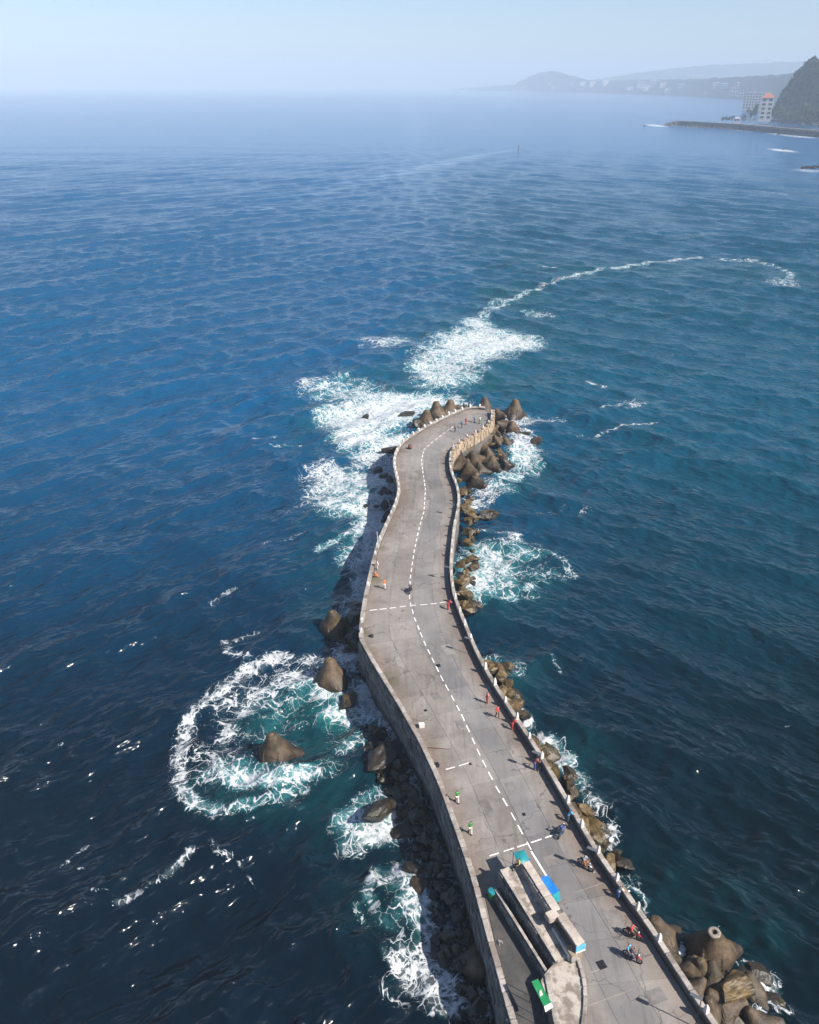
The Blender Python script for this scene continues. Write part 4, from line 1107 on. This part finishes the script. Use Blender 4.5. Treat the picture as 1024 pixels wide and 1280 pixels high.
person('person in pale blue shirt leaning on the right parapet', D(709.5, 1027), 10, 'lean', 'sky', 'denim')
person('person in blue and white leaning on the parapet past the orange motorcycle', D(772, 1123), 10, 'lean', 'cream', 'blue')
person('person in red top and blue trousers leaning on the right parapet', D(668, 962), 15, 'lean', 'pink', 'blue')
person('person in red leaning on the parapet above the white surf', D(640, 912), 20, 'lean', 'red', 'red')
person('person in pink red shirt standing on the road near the right parapet', D(609, 879), 200, 'stand', 'pink', 'red')
person('person in dark red walking beside the right parapet', D(621.5, 897), 300, 'walk', 'red', 'brown')
person('person in red jacket at the parapet where the cross dashes end', D(560, 762), 30, 'lean', 'red', 'red')
person('person in orange top and pale trousers on the left half of the road', D(480.5, 736), 280, 'walk', 'orange', 'cream')
person('person in orange sitting by the left parapet', D(469, 722), 0, 'sit', 'orange', 'orange')
person('person in white beside the one in orange at the left parapet', D(472, 712), 180, 'stand', 'cream', 'cream')
person('person in dark clothes at the pier tip, leftmost of the group', D(569, 540), 200, 'walk', 'greyblue', 'navy')
person('person in light blue walking at the pier tip between dark and red ones', D(577.5, 535), 210, 'walk', 'sky', 'denim')
person('person in red at the pier tip', D(582.5, 531), 200, 'walk', 'red', 'red')
person('person in pale blue shirt and dark trousers at the pier tip', D(593, 528), 190, 'stand', 'sky', 'navy')
person('person in white top, rightmost of the group at the pier tip', D(600, 529.5), 150, 'stand', 'cream', 'green')
person('person in black at the left parapet by the paired tetrapods, left of two', P(580, 512, ZD), 100, 'lean', 'black', 'black')
person('person in black at the left parapet by the paired tetrapods, right of two', P(586, 510.5, ZD), 80, 'lean', 'navy', 'black')
person('person in yellow and black sitting on the ramp head below the teal canopy', P(648, 1085, 7.37), 200, 'sit', 'yellow', 'black')

# ------------------------------------------------------------------ motorcycles
def torus_mesh(R0, r, seg=28, s2=10):
    vs, fs = [], []
    for i in range(seg):
        a = 2 * math.pi * i / seg
        for j in range(s2):
            b = 2 * math.pi * j / s2; rr = R0 + r * math.cos(b)
            vs.append((r * 1.05 * math.sin(b), rr * math.cos(a), rr * math.sin(a)))
    for i in range(seg):
        for j in range(s2):
            fs.append((i * s2 + j, i * s2 + (j + 1) % s2, ((i + 1) % seg) * s2 + (j + 1) % s2, ((i + 1) % seg) * s2 + j))
    return mesh_from(vs, fs, smooth=True)
def loft_y(secs, seg=12):
    """sections (y, zc, half width, half height)"""
    vs, fs = [], []
    for y, zc, hw, hh in secs:
        for k in range(seg):
            a = 2 * math.pi * k / seg
            c, s = math.cos(a), math.sin(a)
            vs.append((hw * math.copysign(abs(c) ** .7, c), y, zc + hh * math.copysign(abs(s) ** .7, s)))
    for i in range(len(secs) - 1):
        for k in range(seg): fs.append((i * seg + k, i * seg + (k + 1) % seg, (i + 1) * seg + (k + 1) % seg, (i + 1) * seg + k))
    fs += [tuple(range(seg - 1, -1, -1)), tuple(range((len(secs) - 1) * seg, len(secs) * seg))]
    bm = bmesh.new(); me = mesh_from(vs, fs, smooth=True); bm.from_mesh(me); bmesh.ops.recalc_face_normals(bm, faces=bm.faces); bm.to_mesh(me); bm.free()
    return me
TYRE = torus_mesh(.25, .055); RIM = torus_mesh(.195, .022)
def spokes():
    bm = bmesh.new()
    for k in range(9):
        a = 2 * math.pi * k / 9
        tube_bm(bm, [(0, 0, 0), (0, .2 * math.cos(a), .2 * math.sin(a))], .012, 5)
    tube_bm(bm, [(-.06, 0, 0), (.06, 0, 0)], .045, 10)
    return bm_mesh(bm)
HUB = spokes()
BODY = loft_y([(-.62, .66, .05, .04), (-.45, .66, .12, .10), (-.15, .56, .13, .14), (.08, .46, .13, .16), (.25, .52, .12, .16), (.38, .72, .11, .18), (.48, .86, .07, .10)])
SEAT = loft_y([(-.58, .80, .10, .03), (-.40, .79, .14, .055), (-.05, .76, .13, .055), (.12, .78, .08, .04)])
ENGINE = box_mesh((0, .02, .34), (.24, .38, .24), None, .05)
MUD = loft_y([(.36, .60, .05, .02), (.55, .64, .07, .03), (.75, .58, .06, .02)])
FORK = None
def fork_mesh():
    bm = bmesh.new()
    for s in (-1, 1): tube_bm(bm, [(s * .07, .62, .30), (s * .07, .42, .98)], .022, 7)
    return bm_mesh(bm)
FORK = fork_mesh()
BAR = tube_mesh([(-.36, .30, 1.02), (-.22, .38, 1.04), (0, .42, .99), (.22, .38, 1.04), (.36, .30, 1.02)], .018, 7)
HEAD = loft_y([(.46, .90, .07, .06), (.52, .91, .10, .09), (.57, .91, .07, .06)])
EXH = tube_mesh([(.14, .05, .26), (.15, -.3, .26), (.16, -.62, .36)], [.025, .04, .045], 8)
MIR = {s: tube_mesh([(s * .25, .37, 1.04), (s * .30, .36, 1.18), (s * .36, .35, 1.20)], [.008, .01, .05], 7) for s in (-1, 1)}
def motorcycle(label, loc, face, mat):
    m = empty('motorcycle', loc, R(face) - math.pi / 2); tag(m, label, 'motorcycle')
    for y in (.62, -.60):
        w = link('wheel', HUB, m, M['steel'], (0, y, .305)); link('tyre', TYRE, w, M['rubber']); link('rim', RIM, w, M['steel'])
    link('body', BODY, m, mat); link('seat', SEAT, m, M['black']); link('engine', ENGINE, m, M['dark_metal']); link('mudguard', MUD, m, mat)
    link('fork', FORK, m, M['steel']); link('handlebar', BAR, m, M['dark_metal']); link('headlight', HEAD, m, M['white']); link('exhaust', EXH, m, M['steel'])
    for s in (-1, 1): link('mirror', MIR[s], m, M['dark_metal'])
    return m
def bike_rider(label, rl, u, v, face, mat, shirt, trousers, hair='hair', pillion=None):
    q = D(u, v); motorcycle(label, q, face, mat)
    d = Vector((math.cos(R(face)), math.sin(R(face)), 0))
    p = q - d * .12; person(rl, (p.x, p.y, ZD), face, 'ride', shirt, trousers, hair)
    if pillion:
        p = q - d * .45; person(pillion[0], (p.x, p.y, ZD + .03), face, 'ride', pillion[1], pillion[2])
bike_rider('white motorcycle carrying a grey blue rider under a lamp shadow', 'rider in grey blue shirt on the white motorcycle', 731, 1084, -48, M['bike_white'], 'greyblue', 'orange')
bike_rider('red motorcycle close to the right parapet, farther of the two red ones', 'rider in red on the farther red motorcycle', 790, 1171, -35, M['bike_red'], 'red', 'black')
bike_rider('red motorcycle in the middle of the near road', 'rider in dark top steering the nearest red motorcycle', 790, 1199, -38, M['bike_red'], 'black', 'denim', 'hair', ('passenger in light blue shirt on the back of the nearest red motorcycle', 'sky', 'denim'))
bike_rider('blue motorcycle by the cross dashes near the right parapet', 'rider in blue on the blue motorcycle', 701.5, 1043, 62, M['bike_blue'], 'blue', 'denim')
bike_rider('dark motorcycle on the dashed centre line before the cross dashes', 'rider in navy on the dark motorcycle at the centre line', 513, 740, 80, M['bike_black'], 'navy', 'black')

# ------------------------------------------------------------------ lamps and small things
def lamp(label, loc, face, h=2.75):
    """low solar street lamp: pole, tilted panel, lamp head"""
    l_ = empty('street_lamp', loc, R(face)); tag(l_, label, 'street lamp')
    link('pole', tube_mesh([(0, 0, 0), (0, 0, h * .5), (0, 0, h)], [.05, .045, .035], 8), l_, M['dark_metal'])
    link('base', lathe_mesh([(0, 0), (.14, 0), (.14, .05), (.07, .10), (.06, .3), (0, .3)], 10), l_, M['steel'])
    link('panel', box_mesh((0, 0, 0), (.95, .36, .05), Euler((R(12), 0, 0)), .012), l_, M['steel'], (.40, 0, h))
    link('lamp_head', box_mesh((0, 0, 0), (.55, .22, .07), None, .02), l_, M['white'], (.55, 0, h - .07))
lamp('street lamp on the right parapet side beside the white motorcycle', D(742, 1090), 150)
lamp('street lamp at the bottom edge casting a long shadow across the road', D(869, 1284), 150, 3.4)
lamp('street lamp between the leaning people on the right parapet', D(673, 964), 150, 2.4)
lamp('street lamp by the right parapet above the rocks midway', D(588, 818), 150, 2.4)
lamp('street lamp by the right parapet above the big surf patch', D(561, 726), 150, 2.3)
lamp('street lamp by the right parapet in the bend of the pier', D(567, 645), 150, 2.2)
pl = link('flag_pole', tube_mesh([(0, 0, 0), (-.15, 0, 3.6)], [.045, .03], 8), None, M['white'], D(473, 690)); tag(pl, 'thin pale bare pole rising from the left parapet', 'pole')
q = D(527, 909); o = link('cool_box', box_mesh((0, 0, .24), (.62, .45, .46), None, .05), None, M['white'], q, (0, 0, .2)); tag(o, 'white box standing on the deck near the left coping', 'box')
link('lid', box_mesh((0, 0, .50), (.66, .49, .07), None, .02), o, M['white'])
q = D(545.5, 958); o = link('crate', box_mesh((0, 0, .16), (.55, .5, .32), None, .03), None, M['black'], q, (0, 0, .3)); tag(o, 'black crate beside the left coping', 'crate')
link('crate_rim', box_mesh((0, 0, .33), (.59, .54, .05), None, .015), o, M['dark_metal'])
q = P(615, 1122, 5.06); o = link('bin', lathe_mesh([(0, 0), (.32, 0), (.38, .75), (.40, .78), (.36, .82), (0, .86)], 16), None, M['tarp_green'], q); tag(o, 'green rubbish bin at the head of the stair walkway', 'bin')
link('lid', lathe_mesh([(0, .86), (.40, .84), (.36, .92), (0, .97)], 16), o, M['tarp_teal'])
q = P(623.5, 1177, 5.06); o = link('bucket', lathe_mesh([(0, 0), (.15, 0), (.19, .32), (.17, .32), (.14, .04), (0, .04)], 14), None, M['white'], q, (1.2, 0, .6)); tag(o, 'white bucket lying on the dark walkway', 'bucket')
link('handle', tube_mesh([(-.18, 0, .3), (-.12, .12, .38), (.12, .12, .38), (.18, 0, .3)], .01, 5), o, M['steel'])
a, b = D(535, 935), D(563, 937); o = link('stick', tube_mesh([(a.x, a.y, ZD + .05), ((a.x + b.x) / 2, (a.y + b.y) / 2, ZD + .07), (b.x, b.y, ZD + .05)], .035, 6), None, M['brown']); tag(o, 'long brown stick lying on the deck near the left coping', 'stick')
q = D(456, 797); o = link('bag', loft_y([(-.3, .1, .12, .06), (-.15, .18, .24, .17), (.1, .2, .26, .2), (.3, .12, .14, .08)]), None, M['black'], q + Vector((.9, .2, 0)), (0, 0, .8)); tag(o, 'black bag dropped on the deck at the pier corner', 'bag')
o = link('bag', loft_y([(-.3, .1, .12, .06), (-.15, .18, .24, .17), (.1, .2, .26, .2), (.3, .12, .14, .08)]), None, M['brown'], D(513, 561), (0, 0, .4), (1.6, 1.6, 2.4)); tag(o, 'dark brown sack beside the left parapet in the bend', 'bag')
q = P(748, 1047, 1.2); o = link('cloth', cloth_sheet([Vector((-.25, -.3, .1)), Vector((.15, -.4, .0)), Vector((.2, .4, .15)), Vector((-.2, .3, .3))], 6, 6, .2), None, M['red'], q); tag(o, 'red cloth caught on the rocks in the surf', 'cloth')

# ------------------------------------------------------------------ far shore
FS = 1.55
M['far_rock'] = mat_stone('far rock', (0.13, 0.12, 0.11), (0.20, 0.18, 0.16), (0.09, 0.085, 0.08), .25, .9, False, .5, .1)
M['far_beige'] = mat_stone('far promenade', (0.36, 0.31, 0.26), (0.46, 0.40, 0.34), (0.24, 0.2, 0.17), .2, .9, False, .3, .1)
M['leaf'] = mat_stone('far foliage', (0.032, 0.068, 0.024), (0.055, 0.10, 0.034), (0.026, 0.05, 0.02), .2, .9, False, .6, .2)
M['wall_white'] = mat_plain('white render', (0.78, 0.74, 0.68), .8, .05, .3)
M['wall_grey'] = mat_plain('grey render', (0.5, 0.5, 0.5), .8, .08, .3)
M['roof_red'] = mat_plain('red roof tile', (0.42, 0.16, 0.11), .8, .15, .5)
M['glass'] = mat_plain('dark window glass', (0.05, 0.06, 0.07), .15, .2, .5)
M['bark'] = mat_plain('bark', (0.09, 0.065, 0.045), .9, .2, 1)

def leafy(n, rx, ry, rz, leaf, seed, cz=0.0):
    """crown of many small leaf clumps spread over an uneven volume"""
    r = np.random.default_rng(seed); vs, fs = [], []
    lobes = [(r.normal(0, .42, 3), r.uniform(.35, .6)) for _ in range(9)]
    for k in range(n):
        c, rad = lobes[r.integers(9)]
        d = r.normal(0, 1, 3); d /= np.linalg.norm(d); p = c + d * rad * r.uniform(.65, 1.0)
        p = np.array([p[0] * rx, p[1] * ry, p[2] * rz + cz])
        t1 = r.normal(0, 1, 3); t1 /= np.linalg.norm(t1); t2 = np.cross(t1, r.normal(0, 1, 3)); t2 /= np.linalg.norm(t2)
        s = leaf * r.uniform(.6, 1.4); b0 = len(vs)
        vs += [p - t1 * s, p + t2 * s * .7, p + t1 * s, p - t2 * s * .7]; fs.append((b0, b0 + 1, b0 + 2, b0 + 3))
    return mesh_from(vs, fs)
def tree(label, loc, h, w, seed, group=None, spire=False):
    h *= FS; w *= FS
    t = empty('tree', loc); tag(t, label, 'tree', group)
    link('trunk', tube_mesh([(0, 0, -1), (.1 * w, 0, h * .35), (0, .05 * w, h * .75)], [h * .035, h * .025, h * .008], 7), t, M['bark'])
    link('crown', leafy(420, w * .5, w * .5, h * (.42 if not spire else .5), h * .055, seed, h * .58), t, M['leaf'])
    return t

def land(name, label, px_base, px_top, depth, mat, seed, rough=.12, nx=90):
    """a hill or bank: waterline traced by px_base at sea level, crest heights from px_top at the same bearings"""
    base = [P(u, v, 0) for u, v in px_base]
    L = [0]
    for a, b in zip(base[:-1], base[1:]): L.append(L[-1] + (b - a).length)
    def lerp_list(xs, ys, x): return float(np.interp(x, xs, ys))
    us = [u for u, v in px_base]
    vs, fs = [], []
    ny = 26
    for i in range(nx + 1):
        s = L[-1] * i / nx
        j = max(k for k in range(len(base)) if L[k] <= s + 1e-6); j = min(j, len(base) - 2)
        f = (s - L[j]) / (L[j + 1] - L[j]); p = base[j].lerp(base[j + 1], f); u = us[j] + (us[j + 1] - us[j]) * f
        vt = lerp_list([a for a, _ in px_top], [b for _, b in px_top], u)
        d = Vector((p.x, p.y, 0)).normalized()
        dist = Vector((p.x, p.y)).length + depth * .45
        # height whose top is seen at row vt at that distance
        a_ = (u - 512) / FOCAL; b_ = (640 - vt) / FOCAL
        ray = Vector((a_, math.cos(PITCH) + b_ * math.sin(PITCH), -math.sin(PITCH) + b_ * math.cos(PITCH)))
        hgt = max(1.0, CAM_H + ray.z / math.hypot(ray.x, ray.y) * dist)
        for k in range(ny + 1):
            y = k / ny
            prof = math.sin(min(1, y / .45) * math.pi / 2) ** .8 if y < .45 else math.cos((y - .45) / .55 * math.pi / 2) ** .7
            q = p + d * depth * y
            nz = mnoise.fractal(Vector((q.x * .02 + seed, q.y * .02, 0)), 1.0, 2.0, 5)
            z = hgt * prof * (1 + rough * nz) - 1.0 * (1 - min(1, prof * 4))
            vs.append((q.x, q.y, z))
    m = ny + 1
    for i in range(nx):
        for k in range(ny): fs.append((i * m + k, (i + 1) * m + k, (i + 1) * m + k + 1, i * m + k + 1))
    me = mesh_from(vs, fs, smooth=True)
    o = link(name, me, None, mat); tag(o, label, None, None, 'structure'); return o

# distant breakwater on the right
def far_breakwater():
    line = [P(u, v, 0) for u, v in [(830,157),(850,158),(875,159.5),(923,162.5),(970,167),(1023,172),(1080,178),(1140,184)]]
    vs, fs = [], []; n = 260; m = 12
    Ls = [0]
    for a, b in zip(line[:-1], line[1:]): Ls.append(Ls[-1] + (b - a).length)
    for i in range(n + 1):
        s = Ls[-1] * i / n; j = min(max(k for k in range(len(line)) if Ls[k] <= s + 1e-6), len(line) - 2)
        p = line[j].lerp(line[j + 1], (s - Ls[j]) / (Ls[j + 1] - Ls[j]))
        d = Vector((p.x, p.y, 0)).normalized(); taper = min(1, .25 + s / 40)
        for k in range(m + 1):
            y = k / m; q = p + d * 46 * y
            z = 9.0 * taper * (min(1, y / .35) if y < .7 else max(0, (1 - y) / .3)) - .6
            if .02 < y < .36: z += 2.4 * mnoise.noise(Vector((q.x * .30, q.y * .30, 5)))
            vs.append((q.x, q.y, z))
    for i in range(n):
        for k in range(m): fs.append((i * (m + 1) + k, (i + 1) * (m + 1) + k, (i + 1) * (m + 1) + k + 1, i * (m + 1) + k + 1))
    o = empty('breakwater', (0, 0, 0)); tag(o, 'long low rock breakwater running out from the distant right shore', 'breakwater')
    link('rock_bank', mesh_from(vs, fs), o, M['far_rock'])
    top = [(p + Vector((p.x, p.y, 0)).normalized() * 16) for p in line[1:]]
    link('promenade', wall_core(top, 6, 6.5, 9.0), o, M['far_beige'])
far_breakwater()
land('hill', 'steep forested hill behind the tower on the right', [(962,150),(985,152),(1024,156),(1090,160),(1180,166)], [(962,146),(975,112),(985,92),(1000,79),(1012,78),(1024,84),(1060,74),(1120,80),(1180,100)], 260, M['leaf'], 3, .10, 70)
land('headland', 'hazy wooded shore with houses across the bay', [(560,112),(640,113.5),(720,115),(800,117.5),(880,121),(960,126),(1040,130),(1160,134)], [(560,112),(600,109),(640,106),(670,93),(690,88),(715,95),(740,101),(800,100),(860,99),(910,97),(960,94),(1040,88),(1160,86)], 420, M['leaf'], 9, .08, 120)
land('far_ridge', 'faint far ridge fading into the haze', [(600,114),(660,114),(760,114.2),(900,114.5),(1040,115),(1200,115.5)], [(600,113),(660,108),(740,100),(820,88),(880,82),(950,79),(1010,77),(1200,74)], 700, M['leaf'], 21, .08, 100)
# forest on the near hill: clumps that read as one wood
def forest():
    hill = bpy.data.objects['hill'].data; r = np.random.default_rng(5); vs, fs = [], []
    co = [v.co for v in hill.vertices]
    for k in range(620):
        p = co[r.integers(len(co))]
        if p.z < 6: continue
        R0 = r.uniform(3, 6)
        for _ in range(70):
            d = r.normal(0, 1, 3); d /= np.linalg.norm(d); c = np.array([p.x, p.y, p.z + 2]) + d * R0 * r.uniform(.6, 1)
            t1 = r.normal(0, 1, 3); t1 /= np.linalg.norm(t1); t2 = np.cross(t1, d); t2 /= (np.linalg.norm(t2) + 1e-6); s = r.uniform(.7, 1.6); b0 = len(vs)
            vs += [c - t1 * s, c + t2 * s, c + t1 * s, c - t2 * s]; fs.append((b0, b0 + 1, b0 + 2, b0 + 3))
    o = link('forest', mesh_from(vs, fs), None, M['leaf']); tag(o, 'dense dark wood covering the steep hill on the right', None, None, 'stuff')
forest()

def facing(p): return math.atan2(p.y, p.x) - math.pi / 2     # local -Y looks back along the bearing
def building(name, label, u, v, z, w, d, h, storeys, bays, wall, roof=None, roof_h=3, group=None, turn=0, top_scale=1):
    w, d, h, roof_h = w * FS, d * FS, h * FS, roof_h * FS
    p = P(u, v, z); b_ = empty(name, (p.x, p.y, z), facing(p) + turn); tag(b_, label, 'building', group)
    link('wall', box_mesh((0, 0, h / 2 - 2), (w, d, h + 4)), b_, wall)
    if roof is not None:
        e = .9
        me = mesh_from([(-w / 2 - e, -d / 2 - e, h), (w / 2 + e, -d / 2 - e, h), (w / 2 + e, d / 2 + e, h), (-w / 2 - e, d / 2 + e, h), (-w * .18, 0, h + roof_h), (w * .18, 0, h + roof_h)],
                       [(0, 1, 5, 4), (1, 2, 5), (2, 3, 4, 5), (3, 0, 4), (3, 2, 1, 0)])
        link('roof', me, b_, roof)
    sh = h / storeys; bw = w / bays
    win = box_mesh((0, 0, 0), (bw * .55, .25, sh * .5)); frame = box_mesh((0, .06, -sh * .3), (bw * .66, .4, .25))
    for s in range(storeys):
        for k in range(bays):
            o = link('window', win, b_, M['glass'], (-w / 2 + bw * (k + .5), -d / 2 - .05, sh * (s + .5)))
            link('sill', frame, o, wall)
    sb = max(1, round(d / bw)); ww = box_mesh((0, 0, 0), (.25, bw * .5, sh * .5))
    for s in range(storeys):
        for k in range(sb):
            for sd in (-1, 1): link('window', ww, b_, M['glass'], (sd * (w / 2 + .05), -d / 2 + d / sb * (k + .5), sh * (s + .5)))
    return b_
building('tower_house', 'white six storey tower with a red hipped roof behind the breakwater', 956, 149, 6.5, 15, 13, 25, 5, 2, M['wall_white'], M['roof_red'], 5.5)
building('apartment_block', 'grey blue block of flats left behind the white tower', 944, 136, 5, 46, 16, 27, 6, 9, M['wall_grey'], None)
building('house', 'long low house with red roof right of the white tower', 977, 147, 6, 28, 13, 7, 1, 6, M['wall_white'], M['roof_red'], 6)
building('house', 'small red roofed house on the slope above the long low house', 988, 140, 12, 16, 9, 6, 1, 4, M['wall_white'], M['roof_red'], 4)
building('kiosk', 'small white kiosk on the breakwater left of the dark trees', 921, 152, 6.6, 7, 5, 3.4, 1, 2, M['wall_white'], M['wall_grey'], 1.4)
qq = [(1016,150,12),(1022,156,10),(1004,157,5)]
for k, (u, v, w) in enumerate(qq):
    building('house', 'small pale house among the trees at the right frame edge, ' + ('upper right', 'lower right', 'left')[k] + ' one', u, v - 3, 8, w, 8, 5, 1, 3, M['wall_white'], M['wall_grey'], 2.5, 'houses at the right edge')
tree('dark pointed tree beside the white tower', P(943, 150, 6.5), 17, 8, 1)
tree('broad dark tree left of the pointed tree by the tower', P(937, 151, 6.5), 13, 11, 2)
tree('low dark tree at the foot of the white tower on its left', P(930, 152, 6.5), 8, 9, 3)
for k, (u, v) in enumerate([(903,152.5),(907,152.5),(911,152.5),(915,152.5)]):
    tree('tiny dark tree in a row on the distant breakwater, ' + ORD[k] + ' from the left', P(u, v, 6.5), 6.5, 3.6, 10 + k, 'row of trees on the breakwater')
for k, u in enumerate(sorted(966 + 62 * random.random() for _ in range(26))):
    v = 150 + (u - 966) * .10 + random.uniform(-2, 3)
    tree('green tree in the belt below the wooded hill, ' + ORD[k] + ' from the left', P(u, v, 6.0), random.uniform(9, 20), random.uniform(9, 15), 40 + k, 'trees below the hill')
# houses across the bay
hs = [(random.uniform(640, 945), 0, random.uniform(20, 52), random.uniform(9, 24)) for _ in range(26)]
from mathutils.bvhtree import BVHTree
hd = bpy.data.objects['headland'].data
bvh = BVHTree.FromPolygons([v_.co.copy() for v_ in hd.vertices], [tuple(p_.vertices) for p_ in hd.polygons])
hs.sort()
for k, (u, v, w, h) in enumerate(hs):
    vb = float(np.interp(u, [560, 640, 720, 800, 880, 960], [112, 113.5, 115, 117.5, 121, 126]))
    far_p = P(u, vb - 2.0 - (vb - 101) * .55 * random.random(), -40)
    hit = bvh.ray_cast(Vector((0, 0, CAM_H)), (far_p - Vector((0, 0, CAM_H))).normalized())[0]
    if hit is None: continue
    b_ = building('far_building', 'pale building on the hazy shore across the bay, ' + ORD[k] + ' from the left', u, v, 0, w, 9, h, 2 if h > 12 else 1, max(2, round(w / 9)), M['wall_white'], M['roof_red'] if k % 3 == 0 else M['wall_grey'], 2, 'houses across the bay')
    b_.location = hit + Vector((0, 0, 4.0)); b_.rotation_euler.z = facing(hit) + random.uniform(-.4, .4)
# ship, marker
p = P(310, 113, 0); sh = empty('ship', (p.x, p.y, 0), facing(p)); tag(sh, 'white ship far off on the hazy left horizon', 'ship')
def hull():
    vs, fs = [], []
    for x, w, z0, z1 in ((-14, 2.4, 0, 3.2), (-8, 3, -.6, 2.8), (4, 3, -.6, 2.8), (10, 2.2, -.3, 3.4), (15, .2, .8, 4.2)):
        vs += [(x, -w, z1), (x, -w * .6, z0), (x, w * .6, z0), (x, w, z1)]
    for i in range(4):
        for k in range(4): fs.append((i * 4 + k, i * 4 + (k + 1) % 4, i * 4 + 4 + (k + 1) % 4, i * 4 + 4 + k))
    fs += [(0, 1, 2, 3), (19, 18, 17, 16)]
    return mesh_from(vs, fs)
link('hull', hull(), sh, M['wall_white']); link('cabin', box_mesh((-4, 0, 5), (12, 4.4, 5), None, .3), sh, M['wall_white']); link('bridge', box_mesh((-1, 0, 8.3), (5, 3.6, 2), None, .2), sh, M['wall_white'])
link('mast', tube_mesh([(-3, 0, 9), (-3, 0, 14)], .2, 6), sh, M['wall_grey'])
p = P(648, 190, 0); mk = empty('channel_marker', (p.x, p.y, 0)); tag(mk, 'thin dark marker post standing far out in the sea', 'marker')
link('post', tube_mesh([(0, 0, -3), (0, 0, 6.0)], .35, 8), mk, M['dark_metal']); link('topmark', lathe_mesh([(0, 6), (.6, 6), (.6, 7), (0, 7.4)], 8), mk, M['dark_metal'])

# ------------------------------------------------------------------ haze
hz = link('haze', box_mesh((0, 0, 0), (29000, 14600, 300)), None, None, (0, 6900, 140))
b = NB('haze air'); v = b.n('ShaderNodeVolumePrincipled'); v.inputs['Color'].default_value = (0.56, 0.67, 0.81, 1); v.inputs['Density'].default_value = HAZE_DENSITY
v.inputs['Anisotropy'].default_value = -0.15
b.l(v.outputs[0], b.o.inputs['Volume']); hz.data.materials.append(b.m)
tag(hz, 'pale blue sea haze thickening towards the far shore', None, None, 'stuff')
